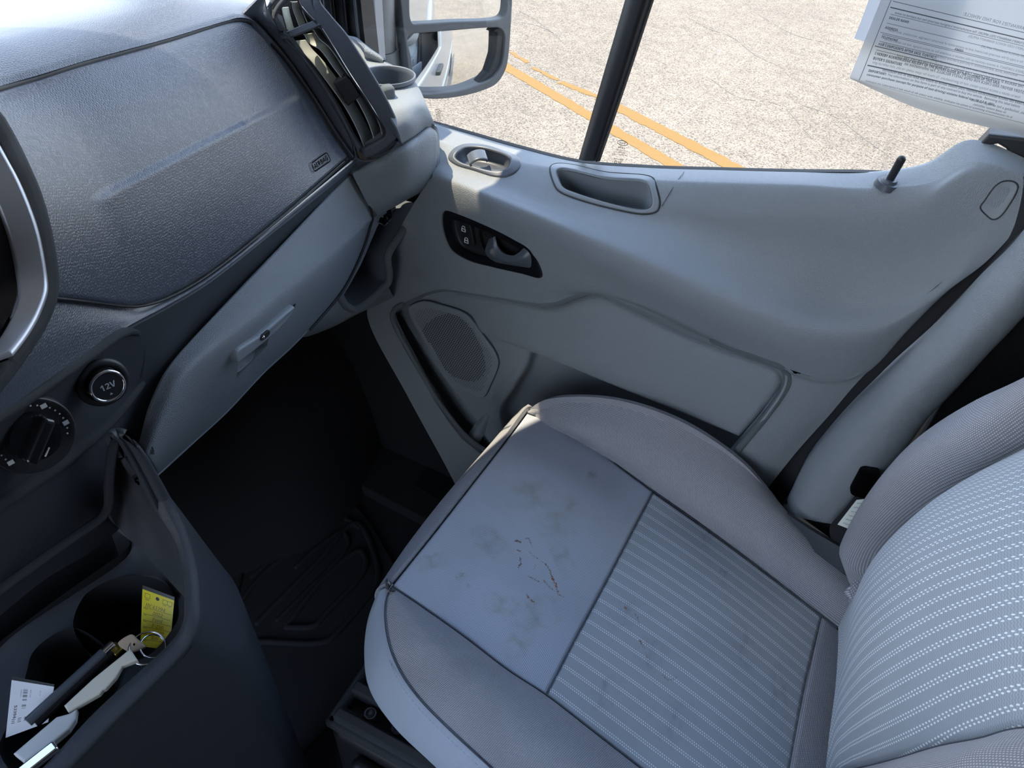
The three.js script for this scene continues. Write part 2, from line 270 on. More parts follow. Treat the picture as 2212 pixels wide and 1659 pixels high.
// ---------------------------------------------------------------- ground, cab shell, what stands outside
const GY = -0.72;
{
  const cells = 150, px = 1024, size = 1.3, cs = px / cells;
  const asphalt = dataTex(px, (x, y) => {
    const i0 = Math.floor(x / cs), j0 = Math.floor(y / cs); let f1 = 1e9, f2 = 1e9, id = 0;
    for (let j = j0 - 1; j <= j0 + 1; j++) for (let i = i0 - 1; i <= i0 + 1; i++) {
      const a = ((i % cells) + cells) % cells, b = ((j % cells) + cells) % cells;
      const d = Math.hypot((i + hash(a, b + 500)) * cs - x, (j + hash(a + 900, b)) * cs - y);
      if (d < f1) { f2 = f1; f1 = d; id = hash(a * 3 + 7, b * 5 + 11); } else if (d < f2) f2 = d;
    }
    const edge = Math.min(1, (f2 - f1) / 2.2), tone = id < 0.2 ? 0.52 + id * 1.2 : 0.76 + 0.24 * ((id * 7.3) % 1), warm = (id * 13.7) % 1;
    const k = tone * (0.72 + 0.28 * edge) * (0.94 + 0.12 * vnoise(x / 60, y / 60, 0));
    return [clampB(214 * k), clampB((202 + 3 * warm) * k), clampB((183 + 12 * warm) * k)];
  }, true);
  const g = new THREE.PlaneGeometry(140, 140, 280, 280); g.rotateX(-Math.PI / 2); g.translate(30, GY, 10);
  const p = g.attributes.position, col = new Float32Array(p.count * 3), uv = g.attributes.uv;
  for (let i = 0; i < p.count; i++) {
    const x = p.getX(i), z = p.getZ(i); uv.setXY(i, x, z);
    const n = 0.62 * vnoise(x * 0.7 + 40, z * 0.7 + 40) + 0.38 * vnoise(x * 2.1 + 9, z * 2.1 + 70), k = 0.74 + 0.34 * n;
    col.set([k, k * 0.992, k * 0.975], i * 3);
  }
  g.setAttribute('color', new THREE.BufferAttribute(col, 3));
  const ground = struct('ground', g, new THREE.MeshStandardMaterial({ map: rep(asphalt, size), vertexColors: true, roughness: 0.95, bumpMap: rep(asphalt, size), bumpScale: 0.004, color: new THREE.Color().setRGB(0.56, 0.52, 0.465) }));
  ground.userData.label = 'pale worn asphalt of the car park beyond the window';
  // painted lines: worn ribbons with ragged edges
  const paint = new THREE.MeshStandardMaterial({ color: new THREE.Color().setRGB(0.205, 0.108, 0.016), roughness: 0.8, bumpMap: rep(asphalt, size), bumpScale: 0.003 });
  const ribbon = (a, b, w0, w1, seed, rag) => {
    const n = Math.ceil(a.distanceTo(b) / 0.02), d = b.clone().sub(a).normalize(), s = V(-d.z, 0, d.x), L = [], R = [];
    for (let i = 0; i <= n; i++) {
      const c = lerpV(a, b, i / n), w = w0 + (w1 - w0) * i / n, e = (k) => w / 2 * (1 + rag * (vnoise(i * 0.45 + seed, k) - 0.5) + rag * 0.8 * (vnoise(i * 1.7 + seed, k + 3) - 0.5));
      L.push(c.clone().addScaledVector(s, e(1))); R.push(c.clone().addScaledVector(s, -e(9)));
    }
    const sh = new THREE.Shape([...L, ...R.reverse()].map((q) => new THREE.Vector2(q.x, -q.z)));
    return new THREE.ExtrudeGeometry(sh, { depth: 0.003, bevelEnabled: false }).rotateX(-Math.PI / 2).translate(0, GY, 0);
  };
  const gp = (x, y) => at(x, y, 'y', GY);
  const far = gp(1078, 136), near = gp(1466, 364);
  add('painted_line', ribbon(far.clone().addScaledVector(near.clone().sub(far), -1.6), near.clone().addScaledVector(near.clone().sub(far), 0.8), 0.105, 0.105, 3, 0.22), paint, ground);
  add('painted_line', ribbon(gp(1296, 212), gp(1620, 380), 0.115, 0.12, 31, 0.25), paint, ground);
  for (const [a, b, c, d, w, s] of [[1104, 113, 1140, 136, 0.05, 5], [1150, 146, 1205, 174, 0.045, 11], [1208, 178, 1296, 212, 0.07, 17], [1030, 72, 1100, 110, 0.05, 23]]) add('painted_line', ribbon(gp(a, b), gp(c, d), w, w, s, 0.9), paint, ground);
  const tar = new THREE.MeshStandardMaterial({ color: new THREE.Color().setRGB(0.17, 0.15, 0.125), roughness: 0.9 });
  const crack = (pts, w, seed) => { const c = crv(pts.map((q) => gp(...q)).map((q, i) => q.add(V(0.05 * (hash(i, seed) - 0.5), 0, 0.05 * (hash(seed, i) - 0.5))))), gs = []; const P = c.getSpacedPoints(pts.length * 10); for (let i = 0; i < P.length - 1; i++) if (hash(i, seed + 4) > 0.25) gs.push(ribbon(P[i], lerpV(P[i], P[i + 1], 1.1), w * (0.4 + hash(i, seed)), w * (0.4 + hash(i + 1, seed)), seed + i, 1.2)); add('crack', gs, tar, ground); };
  crack([[1490, 40], [1530, 62], [1580, 82], [1640, 120], [1700, 150]], 0.012, 3); crack([[1720, 225], [1790, 250], [1850, 290], [1920, 340]], 0.012, 8);
  crack([[1640, 30], [1720, 75], [1800, 95]], 0.012, 5); crack([[1118, 22], [1150, 36], [1185, 64], [1215, 95]], 0.011, 12); crack([[1130, 48], [1165, 58], [1200, 78]], 0.011, 15); crack([[1530, 170], [1600, 210], [1680, 225], [1760, 300]], 0.008, 21);
}
const headliner = std([0.42, 0.42, 0.41], 0.95, { name: 'headliner fabric' }), body = std([0.30, 0.32, 0.34], 0.35, { clearcoat: 0.6, metalness: 0.3, name: 'silver paint' });
struct('ceiling', slab(-0.92, 0.92, 1.58, 1.64, -0.62, 1.0, 0.02), headliner);
struct('wall_left', [slab(-0.96, -0.92, -0.05, 0.30, -1.25, 0.95, 0.01), slab(-0.96, -0.92, 0.2, 0.9, -1.25, -0.85, 0.01), slab(-0.96, -0.92, 0.2, 1.6, 0.22, 0.95, 0.01), slab(-0.94, -0.86, 1.48, 1.6, -0.85, 0.95, 0.01)], M.carpet);
struct('wall_footwell', [slab(0.885, 0.92, -0.02, 0.78, -1.25, -0.44, 0.005), slab(0.835, 0.93, 0.70, 0.77, -1.25, -0.60, 0.005)], M.carpet).userData.label = 'black lining of the footwell in front of the door';
struct('wall_rear', slab(-0.92, 0.95, -0.05, 1.6, 0.95, 1.0, 0.01), M.carpet);
struct('floor', slab(-0.92, 1.0, -0.08, 0, -1.25, 0.95, 0.004), M.carpet);
struct('wall_front', [slab(-0.92, 0.94, -0.05, 0.86, -1.25, -1.21, 0.005), slab(-0.92, 0.94, 0.80, 0.86, -1.30, -1.20, 0.005)], M.carpet);
{ // windscreen and its posts
  const pane = new THREE.MeshPhysicalMaterial({ color: new THREE.Color().setRGB(0.93, 0.96, 0.95), transmission: 1, roughness: 0, thickness: 0, ior: 1.5, name: 'window glass' });
  M.glass = pane;
  const zt = (x) => -0.755 - 0.31 * Math.max(0, 0.80 - Math.abs(x));
  const w1 = struct('window_1', sheet((u, v) => { const x = -0.88 + 1.76 * u; return V(x, 1.57 - 0.64 * v, zt(x) - 0.02 - (0.54 - 0.1 * Math.abs(x)) * v); }, { thick: 0 }), pane); w1.userData.label = 'raked windscreen over the dashboard';
  struct('trim_1', [tube([V(0.915, 0.90, -1.30), V(0.915, 1.2, -1.06), V(0.91, 1.45, -0.85), V(0.90, 1.60, -0.72)], 0.04)], M.light).userData.label = 'grey windscreen pillar trim';
  struct('trim_2', [tube([V(-0.915, 0.90, -1.30), V(-0.915, 1.2, -1.06), V(-0.91, 1.45, -0.85), V(-0.90, 1.60, -0.72)], 0.04)], M.light);
  struct('trim_3', sheet((u, v) => { const x = -0.92 + 1.84 * u; return V(x, 1.535, zt(x) + (-0.5 - zt(x)) * v); }, { thick: 0.05, nu: 60, nv: 6, facing: V(0, 0, -0.6) }), headliner).userData.label = 'headliner edge over the windscreen';
}
const GX = (y) => 0.905 - (y - 0.80) * 0.06; // the door glass leans in
struct('trim_4', [sheet((u, v) => V(GX(1.46 + 0.16 * v) + 0.01, 1.46 + 0.16 * v, -0.86 + 1.2 * u), { thick: 0.05, facing: V(0, 1.4, 0) })], M.light).userData.label = 'grey roof rail over the passenger window';
{ // outside of the van, seen in the door mirror
  const side = new THREE.Shape([[-0.9, -0.35], [5.2, -0.35], [5.2, 1.9], [0.62, 1.9], [0.36, 1.0], [0.30, 0.64], [-0.9, 0.60]].map((q) => new THREE.Vector2(...q)));
  const g = new THREE.ExtrudeGeometry(side, { depth: 0.02, bevelEnabled: true, bevelSize: 0.01, bevelThickness: 0.01, bevelSegments: 2 }).rotateY(-Math.PI / 2).translate(1.02, 0, 0);
  const out = struct('wall_right', [g, slab(0.98, 1.05, 0.02, 0.10, -0.2, 5.0, 0.02)], body); out.userData.label = 'silver flank of the van behind the door';
  add('door_handle', [slab(1.02, 1.07, 0.50, 0.54, -0.06, 0.14, 0.015)], M.dark, out);
  add('wheel', [new THREE.TorusGeometry(0.26, 0.1, 12, 32).rotateY(Math.PI / 2).translate(0.95, -0.37, 3.4)], M.rubber, out);
}
{ // parked vehicles, a building and trees behind the van
  const carPaint = [std([0.6, 0.6, 0.6], 0.3), std([0.25, 0.03, 0.03], 0.3), std([0.05, 0.06, 0.08], 0.3), std([0.65, 0.65, 0.63], 0.3)];
  const prof = [[-2.1, 0.3], [-2.05, 0.75], [-1.1, 0.9], [-0.6, 1.35], [0.9, 1.38], [1.5, 0.95], [2.05, 0.88], [2.1, 0.3]];
  const car = (x, z, k, ry, label) => {
    const t = thing('parked_car', label, 'car');
    const s = new THREE.Shape(crv(prof.map(([a, b]) => V(a, b, 0))).getPoints(40).map((q) => new THREE.Vector2(q.x, q.y)));
    add('body', new THREE.ExtrudeGeometry(s, { depth: 1.6, bevelEnabled: true, bevelSize: 0.08, bevelThickness: 0.08, bevelSegments: 3 }).translate(0, 0, -0.8), carPaint[k], t);
    add('window', [boxAt(V(0.1, 1.12, 0.88), X1, Y1, Z1, 1.5, 0.32, 0.03, 0.01), boxAt(V(0.1, 1.12, -0.88), X1, Y1, Z1, 1.5, 0.32, 0.03, 0.01)], M.gloss, t);
    for (const [wx, wz] of [[-1.3, 0.8], [1.3, 0.8], [-1.3, -0.8], [1.3, -0.8]]) add('wheel', new THREE.CylinderGeometry(0.33, 0.33, 0.24, 24).rotateX(Math.PI / 2).translate(wx, 0.33, wz), M.rubber, t);
    t.position.set(x, GY, z); t.rotation.y = ry;
  };
  car(3.0, 27, 1, 0.2, 'dark red car in the row of vehicles reflected in the lower mirror glass'); car(8.5, 29, 0, 0.1, 'white car in the row of vehicles reflected in the lower mirror glass'); car(14, 30, 2, 0.1, 'black car parked in the row reflected in the lower mirror glass');
  const b = thing('store_building', 'long white building with window strips reflected at the top of the lower mirror', 'building');
  add('wall', slab(-4, 34, GY, 5.2, 44, 50, 0.05), std([0.62, 0.62, 0.6], 0.8), b);
  for (let i = 0; i < 9; i++) add('window', slab(-2 + i * 4, -0.2 + i * 4, 1.0, 3.2, 43.9, 44.05, 0.02), M.gloss, b);
  const r = rng(5), leaf = std([0.05, 0.09, 0.03], 0.8), bark = std([0.08, 0.06, 0.04], 0.9);
  for (const [x, z, h, l] of [[-16, 38, 9, 'broad green tree behind the van, reflected in the mirror'], [-7.5, 40, 7.5, 'lower green tree beside the store, reflected in the mirror']]) {
    const t = thing('roadside_tree', l, 'tree'); const gs = [];
    for (let i = 0; i < 26; i++) gs.push(new THREE.IcosahedronGeometry(0.8 + r() * 0.9, 1).translate((r() - 0.5) * 5, h * (0.45 + 0.5 * r()), (r() - 0.5) * 5));
    add('crown', gs, leaf, t).userData.kind = 'stuff'; add('trunk', cyl(V(0, 0, 0), V(0, h * 0.6, 0), 0.3, 0.2), bark, t); t.position.set(x, GY, z);
  }
}
// ---------------------------------------------------------------- passenger door
const door = thing('passenger_door', 'grey moulded passenger door panel with armrest ledge, switches and map pocket under the window', 'door');
const doorRows = [
  T3('x', 925, 262, .905, 1030, 292, .905, 1130, 320, .905, 1250, 349, .905, 1400, 361, .905, 1560, 366, .905, 1720, 370, .905, 1880, 371, .905, 2000, 352, .905, 2095, 302, .90, 2240, 352, .89),
  T3('x', 925, 266, .899, 1030, 296, .899, 1130, 324, .899, 1250, 352, .899, 1400, 364, .899, 1560, 369, .899, 1720, 373, .899, 1880, 374, .899, 2002, 356, .899, 2098, 308, .896, 2240, 360, .886),
  T3('x', 925, 292, .868, 1020, 323, .866, 1115, 345, .864, 1225, 364, .866, 1405, 384, .868, 1560, 391, .870, 1720, 395, .871, 1880, 402, .873, 2010, 390, .874, 2110, 345, .874, 2235, 385, .868),
  T3('x', 925.5, 297, .861, 1018, 328, .859, 1113, 350, .857, 1222, 369, .859, 1405, 390, .862, 1560, 398, .865, 1720, 402, .866, 1880, 409, .868, 2010, 397, .870, 2112, 353, .870, 2234, 392, .865),
  T3('x', 927, 312, .852, 1012, 340, .846, 1107, 366, .844, 1212, 390, .844, 1402, 425, .848, 1560, 455, .850, 1720, 460, .853, 1870, 463, .856, 1985, 440, .859, 2085, 385, .861, 2230, 425, .860),
  T3('x', 930, 345, .830, 1005, 374, .822, 1096, 407, .815, 1195, 442, .812, 1395, 472, .832, 1555, 512, .840, 1710, 552, .843, 1860, 582, .848, 1998, 562, .852, 2112, 500, .853, 2207, 477, .852),
  T3('x', 932, 364, .815, 1000, 390, .803, 1090, 422, .797, 1188, 458, .797, 1375, 515, .800, 1535, 568, .808, 1690, 622, .816, 1840, 660, .828, 1975, 640, .838, 2085, 575, .843, 2134, 562, .845),
  T3('x', 934, 380, .805, 1000, 402, .792, 1085, 435, .783, 1180, 473, .778, 1340, 545, .774, 1490, 612, .774, 1630, 673, .775, 1760, 716, .782, 1885, 722, .800, 1970, 690, .820, 2046, 630, .834),
  T3('x', 925, 392, .802, 995, 420, .788, 1075, 454, .779, 1168, 495, .775, 1325, 572, .772, 1475, 642, .772, 1613, 705, .774, 1742, 750, .781, 1855, 758, .798, 1930, 738, .818, 1987, 687, .832),
  T3('x', 860, 500, .800, 950, 520, .795, 1060, 545, .79, 1160, 570, .787, 1290, 610, .788, 1450, 680, .790, 1590, 745, .793, 1700, 796, .798, 1790, 826, .808, 1855, 815, .82, 1914, 764, .83),
  T3('x', 800, 640, .800, 900, 628, .797, 1020, 640, .795, 1110, 655, .795, 1190, 646, .795, 1290, 640, .797, 1400, 690, .798, 1510, 735, .80, 1640, 790, .802, 1745, 830, .81, 1850, 828, .83),
  T3('x', 795, 690, .80, 845, 700, .798, 960, 720, .80, 1080, 740, .80, 1180, 750, .80, 1270, 760, .80, 1350, 780, .80, 1500, 830, .80, 1640, 880, .803, 1720, 905, .812, 1794, 894, .83),
  T3('x', 880, 855, .795, 930, 850, .795, 1020, 870, .795, 1120, 890, .795, 1200, 900, .795, 1290, 910, .797, 1380, 930, .80, 1480, 970, .80, 1580, 1000, .80, 1640, 1010, .812, 1711, 988, .83),
  T3('x', 985, 1050, .785, 1030, 1060, .785, 1090, 1080, .787, 1160, 1100, .79, 1240, 1110, .79, 1320, 1120, .79, 1400, 1130, .79, 1460, 1150, .80, 1520, 1165, .80, 1575, 1175, .815, 1620, 1110, .83),
  T3('x', 1010, 1110, .785, 1055, 1120, .785, 1110, 1140, .787, 1180, 1160, .79, 1260, 1170, .79, 1340, 1180, .79, 1420, 1190, .79, 1480, 1200, .80, 1530, 1210, .80, 1570, 1215, .815, 1600, 1150, .83),
];
const doorFn = loft(doorRows);
let doorGeo = sheet(doorFn, { nu: 110, nv: 130, thick: 0.012 });
const pocketHole = T2('x', .80, 846, 681, 852, 668, 880, 650, 919, 631, 938, 625, 963, 621, 1071, 637, 1166, 652, 1201, 650, 1247, 632, 1275, 627, 1302, 632, 1397, 671, 1510, 724, 1620, 766, 1676, 788, 1694, 806, 1695, 826, 1686, 848, 1650, 900, 1600, 960, 1520, 1050, 1300, 1090, 1120, 1050, 1047, 976, 1003, 941, 976, 909, 941, 860, 908, 803, 870, 735, 852, 700);
doorGeo = cutOut(doorGeo, prism(pocketHole, 0.09, 0.09));
const onDoor = locator(doorFn, 110, 130), onD = (lift, ...t) => pairs(t).map(([x, y]) => onDoor(x, y, lift));
const bezelPx = [967, 342, 975, 325, 1000, 312, 1040, 312, 1090, 326, 1118, 338, 1127, 353, 1118, 371, 1096, 383, 1068, 383, 1020, 369, 983, 357], troughPx = [984, 341, 992, 329, 1006, 322, 1040, 322, 1082, 333, 1098, 341, 1103, 350, 1097, 364, 1082, 371, 1064, 371, 1028, 362, 996, 352];
doorGeo = cutOut(doorGeo, prism(shrink(onD(0, ...bezelPx), 0.94), 0.05, 0.05, true));
const binPx = [1188, 362, 1200, 354, 1230, 355, 1310, 372, 1395, 379, 1412, 386, 1419, 405, 1426, 440, 1420, 456, 1395, 463, 1330, 453, 1240, 428, 1206, 412, 1194, 392], binInPx = [1203, 371, 1212, 366, 1234, 368, 1312, 385, 1388, 391, 1399, 397, 1405, 412, 1409, 440, 1404, 449, 1388, 454, 1334, 444, 1246, 418, 1218, 406, 1208, 390];
doorGeo = cutOut(doorGeo, prism(shrink(onD(0, ...binPx), 0.96), 0.05, 0.05, true));
const lockPts = T3('x', 958, 455, .800, 966, 447, .800, 1000, 456, .797, 1075, 490, .790, 1120, 515, .788, 1148, 534, .787, 1164, 562, .788, 1172, 596, .789, 1168, 600, .789, 1130, 592, .790, 1060, 577, .793, 1010, 562, .796, 976, 540, .798, 963, 515, .799, 956, 480, .80);
doorGeo = cutOut(doorGeo, prism(shrink(lockPts, 0.96), 0.04, 0.04, true));
add('door_panel', doorGeo, M.light, door);
// rounded lip of the pocket, its step and the padded insert
{
  const up = T2('x', .80, 852, 668, 880, 650, 919, 631, 938, 625, 963, 621, 1071, 637, 1166, 652, 1201, 650, 1247, 632, 1275, 627, 1302, 632, 1397, 671, 1510, 724, 1620, 766, 1676, 788, 1694, 806, 1695, 826, 1686, 848, 1650, 900, 1600, 960, 1560, 1010);
  const lo = T2('x', .832, 858, 676, 884, 660, 919, 640, 938, 634, 963, 630, 1071, 648, 1166, 666, 1204, 664, 1250, 648, 1277, 641, 1302, 645, 1397, 689, 1510, 741, 1620, 781, 1668, 800, 1684, 814, 1686, 826, 1676, 846, 1642, 894, 1592, 952, 1552, 1002);
  add('pocket_step', sheet(ruled(up, lo), { nu: 160, nv: 4, thick: 0.003 }), M.light, door);
  const top = T2('x', .822, 979, 632, 1071, 645, 1125, 655, 1180, 666, 1210, 662, 1248, 648, 1277, 641, 1302, 644, 1397, 689, 1510, 740, 1620, 780, 1668, 799, 1684, 812), bot = T2('x', .804, 1040, 722, 1060, 732, 1110, 750, 1153, 766, 1400, 868, 1500, 908, 1595, 948);
  const ins = coons(crv(top), crv(bot), crv(T2('x', .818, 979, 632, 1008, 672, 1030, 710, 1040, 722)), crv(T2('x', .816, 1684, 812, 1688, 830, 1672, 857, 1641, 896, 1595, 948)));
  add('padded_insert', sheet(ins, { nu: 110, nv: 30, thick: 0.014, roll: 0.010, bulge: 0.006, power: 4 }), M.light, door);
  // pocket back, front channel, divider block
  const back = loft([T3('x', 856, 664, .838, 920, 625, .838, 1000, 615, .838, 1100, 640, .838, 1200, 660, .860, 1500, 720, .885, 1750, 800, .888), T3('x', 905, 740, .836, 970, 730, .836, 1050, 735, .836, 1140, 760, .838, 1168, 768, .872, 1500, 880, .888, 1700, 900, .888), T3('x', 965, 822, .832, 1020, 830, .832, 1060, 838, .832, 1108, 835, .834, 1136, 834, .876, 1400, 950, .89, 1650, 1000, .89), T3('x', 1024, 900, .825, 1050, 910, .825, 1068, 905, .826, 1080, 890, .830, 1106, 890, .876, 1300, 1050, .89, 1600, 1100, .89), T3('x', 1060, 960, .820, 1080, 965, .820, 1085, 955, .822, 1092, 950, .828, 1110, 950, .876, 1250, 1100, .89, 1550, 1150, .89)]);
  add('pocket_back', sheet(back, { nu: 70, nv: 40, thick: 0.01 }), M.light, door);
  const chan = ruled(T2('x', .875, 840, 672, 870, 740, 908, 805, 941, 862, 990, 930, 1060, 990, 1300, 1120), T3('x', 858, 664, .84, 905, 742, .838, 940, 795, .836, 975, 838, .833, 1026, 902, .826, 1070, 970, .82, 1300, 1100, .86));
  add('pocket_channel', sheet(chan, { nu: 50, nv: 6, thick: 0.004 }), M.light, door);
  add('pocket_floor', plate(T3('x', 846, 680, .876, 1000, 600, .886, 1400, 660, .886, 1720, 780, .886, 1600, 1000, .886, 1300, 1150, .886, 1040, 1000, .876), { smooth: false, thick: 0.01, bevel: 0 }), M.lightSmooth, door);
  add('pocket_divider', sheet(ruled(T3('x', 1043, 885, .835, 1057, 889, .828, 1070, 899, .835), T3('x', 1008, 940, .815, 1020, 951, .805, 1036, 960, .815)), { nu: 12, nv: 8, thick: 0.012, roll: 0.003 }), M.light, door);
  add('pocket_lip', tube(onD(-0.0008, 1540, 735, 1580, 751, 1620, 767, 1655, 780, 1684, 791, 1700, 808, 1701, 828, 1690, 850, 1652, 903, 1602, 963, 1562, 1012), 0.0052, { n: 120 }), M.light, door);
  add('pocket_lip', tube(T2('x', .797, 870, 657, 853, 668, 847, 684, 854, 704, 872, 738, 910, 805, 943, 861, 978, 909, 1005, 940, 1035, 965, 1075, 985), 0.0045), M.light, door);
  // speaker grille: a thin raised plate with rows of pierced holes
  const gp = T3('x', 884, 667, .834, 903, 652, .834, 921, 649, .834, 950, 656, .834, 1010, 678, .834, 1045, 722, .833, 1074, 765, .832, 1078, 785, .831, 1062, 828, .829, 1048, 855, .828, 1036, 857, .828, 1000, 840, .829, 980, 826, .830, 930, 750, .832);
  const gr = add('speaker_grille', plate(gp, { thick: 0.006, bevel: 0.002, lift: 0.004 }), M.lightSmooth, door);
  const b = basisOf(gp), poly = outline(gp).map((p) => to2(b, p)), inside = (x, y, q) => { let c = false; for (let i = 0, j = q.length - 1; i < q.length; j = i++) if ((q[i].y > y) !== (q[j].y > y) && x < (q[j].x - q[i].x) * (y - q[i].y) / (q[j].y - q[i].y) + q[i].x) c = !c; return c; };
  const inner = poly.map((p) => p.clone().multiplyScalar(0.86)), oval = T3('x', 915, 720, .832, 935, 688, .833, 985, 676, .834, 1030, 722, .832, 1050, 775, .831, 1046, 810, .83, 1015, 822, .829, 980, 808, .83, 938, 762, .832), ov = outline(oval).map((p) => to2(b, p));
  const spots = []; const dx = 0.0043;
  for (let j = -60; j < 60; j++) for (let i = -60; i < 60; i++) { const x = (i + (j & 1) / 2) * dx, y = j * dx * 0.87; if (inside(x, y, inner)) spots.push([x, y, inside(x, y, ov) ? 1 : 0.55]); }
  const hole = new THREE.CircleGeometry(0.00145, 10), im = new THREE.InstancedMesh(hole, M.dark, spots.length), mat = new THREE.Matrix4(), sc = V(1, 1, 1);
  const rot = new THREE.Quaternion().setFromRotationMatrix(new THREE.Matrix4().makeBasis(b.ex, b.ey, b.n));
  spots.forEach(([x, y, s], i) => im.setMatrixAt(i, mat.compose(from2(b, x, y, 0.0043), rot, sc.setScalar(s))));
  im.name = 'grille_hole'; im.userData.kind = 'stuff'; gr.add(im);
  add('grille_groove', tube(shift(gp, b.n.clone().multiplyScalar(0.0003)), 0.0007, { closed: true, n: 160 }), M.dark, door);
}
// window switch in its bezel
{
  const ny = basisOf(onD(0, ...bezelPx)), s = add('window_switch', rimSheet(onD(0.0015, ...bezelPx), onD(0.0035, ...troughPx), { roll: 0.003, thick: 0.006 }), M.satin, door);
  const tr = onD(0.002, ...troughPx);
  add('switch_well', rings([tr, shrink(tr, 0.97, ny.n.clone().multiplyScalar(-0.006)), shrink(tr, 0.88, ny.n.clone().multiplyScalar(-0.018))]), M.satin, s);
  const a = onDoor(1012, 349, 0.002), c = onDoor(1056, 338, 0.002), mid = lerpV(a, c, 0.5);
  const e = c.clone().sub(a).normalize(), f = ny.n.clone().cross(e).normalize();
  const lev = sheet((u, v) => { const w = (v - 0.5) * 0.024, ang = -1.0 + 1.75 * u; return mid.clone().addScaledVector(f, w).addScaledVector(e, 0.019 * Math.sin(ang)).addScaledVector(ny.n, 0.017 * Math.cos(ang) - 0.009 - 0.002 * u); }, { nu: 24, nv: 10, thick: 0.003, roll: 0.0025 });
  add('switch_lever', lev, M.satin, s);
}
// storage bin let into the ledge
{
  const b = basisOf(onD(0, ...binPx)), n = b.n, inn = onD(0.002, ...binInPx);
  const rim = add('ledge_bin', rimSheet(onD(0.001, ...binPx), onD(0.0028, ...binInPx), { roll: 0.003, thick: 0.005 }), M.lightSmooth, door);
  add('bin_well', rings([inn, shrink(inn, 0.985, n.clone().multiplyScalar(-0.006)), shrink(inn, 0.86, n.clone().multiplyScalar(-0.042).add(V(0, -0.008, 0))), shrink(inn, 0.76, n.clone().multiplyScalar(-0.047).add(V(0, -0.008, 0)))]), M.lightSmooth, rim);
  add('bin_groove', tube(onD(0.0002, ...binPx), 0.0009, { closed: true, n: 160 }), M.dark, door);
}
// inside release handle with the lock buttons
{
  const b = basisOf(lockPts), n = b.n, holeP = T3('x', 972, 468, .80, 984, 466, .80, 1000, 472, .797, 1060, 497, .792, 1110, 524, .789, 1140, 546, .788, 1152, 575, .789, 1156, 584, .789, 1130, 580, .790, 1064, 566, .793, 1016, 551, .796, 988, 535, .798, 976, 510, .799);
  const bez = add('release_bezel', plate(lockPts, { thick: 0.016, bevel: 0.004, lift: 0.003, seg: 4, holes: [holeP] }), M.gloss, door);
  add('bezel_well', rings([shift(holeP, n.clone().multiplyScalar(0.002)), shrink(holeP, 0.96, n.clone().multiplyScalar(-0.006)), shrink(holeP, 0.93, n.clone().multiplyScalar(-0.010))]), M.dark, bez);
  const but = T3('x', 991, 479, .80, 1004, 478, .798, 1012, 486, .797, 1020, 520, .797, 1021, 534, .797, 1008, 534, .798, 998, 522, .799, 992, 495, .80);
  const bt = add('lock_button', plate(but, { thick: 0.008, bevel: 0.002, lift: -0.002, basis: { ...b, o: basisOf(but).o } }), M.dark, bez);
  const icon = (cx, cy, open) => {
    const o = at(cx, cy, 'x', .798).addScaledVector(n, -0.0012), q = { ...b, o };
    const ex = X1.clone().cross(n).normalize(); q.ex = V(0, 0, 1).addScaledVector(n, -n.z).normalize(); q.ey = n.clone().cross(q.ex);
    const bd = plate([[-.0036, -.004], [.0036, -.004], [.0036, .001], [-.0036, .001]].map(([x, y]) => from2(q, x, y)), { basis: q, smooth: false, thick: 0.0006, bevel: 0, holes: [[[-.0024, -.003], [.0024, -.003], [.0024, -.0002], [-.0024, -.0002]].map(([x, y]) => from2(q, x, y))] });
    const arc = tube([[-.0024, .001], [-.0024, .0035], [0, .005], [.0024, .0035], [.0024, open ? .0028 : .001]].map(([x, y]) => from2(q, x, y, -0.0003)), 0.0006, { n: 20, m: 6 });
    add('lock_symbol', [bd, arc], new THREE.MeshStandardMaterial({ color: 0xdfe6ea, roughness: 0.6 }), bt);
  };
  icon(1000, 496, true); icon(1006, 521, false);
  add('finger_cup', rings([T3('x', 1036, 496, .795, 1060, 498, .793, 1110, 524, .789, 1136, 544, .788, 1120, 560, .789, 1064, 556, .793, 1046, 540, .795), T3('x', 1044, 504, .81, 1062, 506, .81, 1104, 528, .806, 1124, 544, .806, 1112, 554, .806, 1066, 548, .81, 1052, 534, .81)]), M.dark, bez);
  const pull = sheet(loft([T3('x', 1070, 510, .790, 1074, 530, .787, 1086, 546, .784, 1108, 552, .782, 1120, 546, .784, 1132, 535, .786), T3('x', 1066, 512, .788, 1066, 540, .784, 1078, 560, .781, 1108, 566, .779, 1130, 556, .781, 1144, 548, .785), T3('x', 1056, 516, .792, 1048, 545, .790, 1064, 563, .789, 1110, 574, .787, 1146, 580, .786, 1158, 586, .788)]), { nu: 30, nv: 14, thick: 0.004 });
  add('release_pull', pull, M.satin, bez);
}
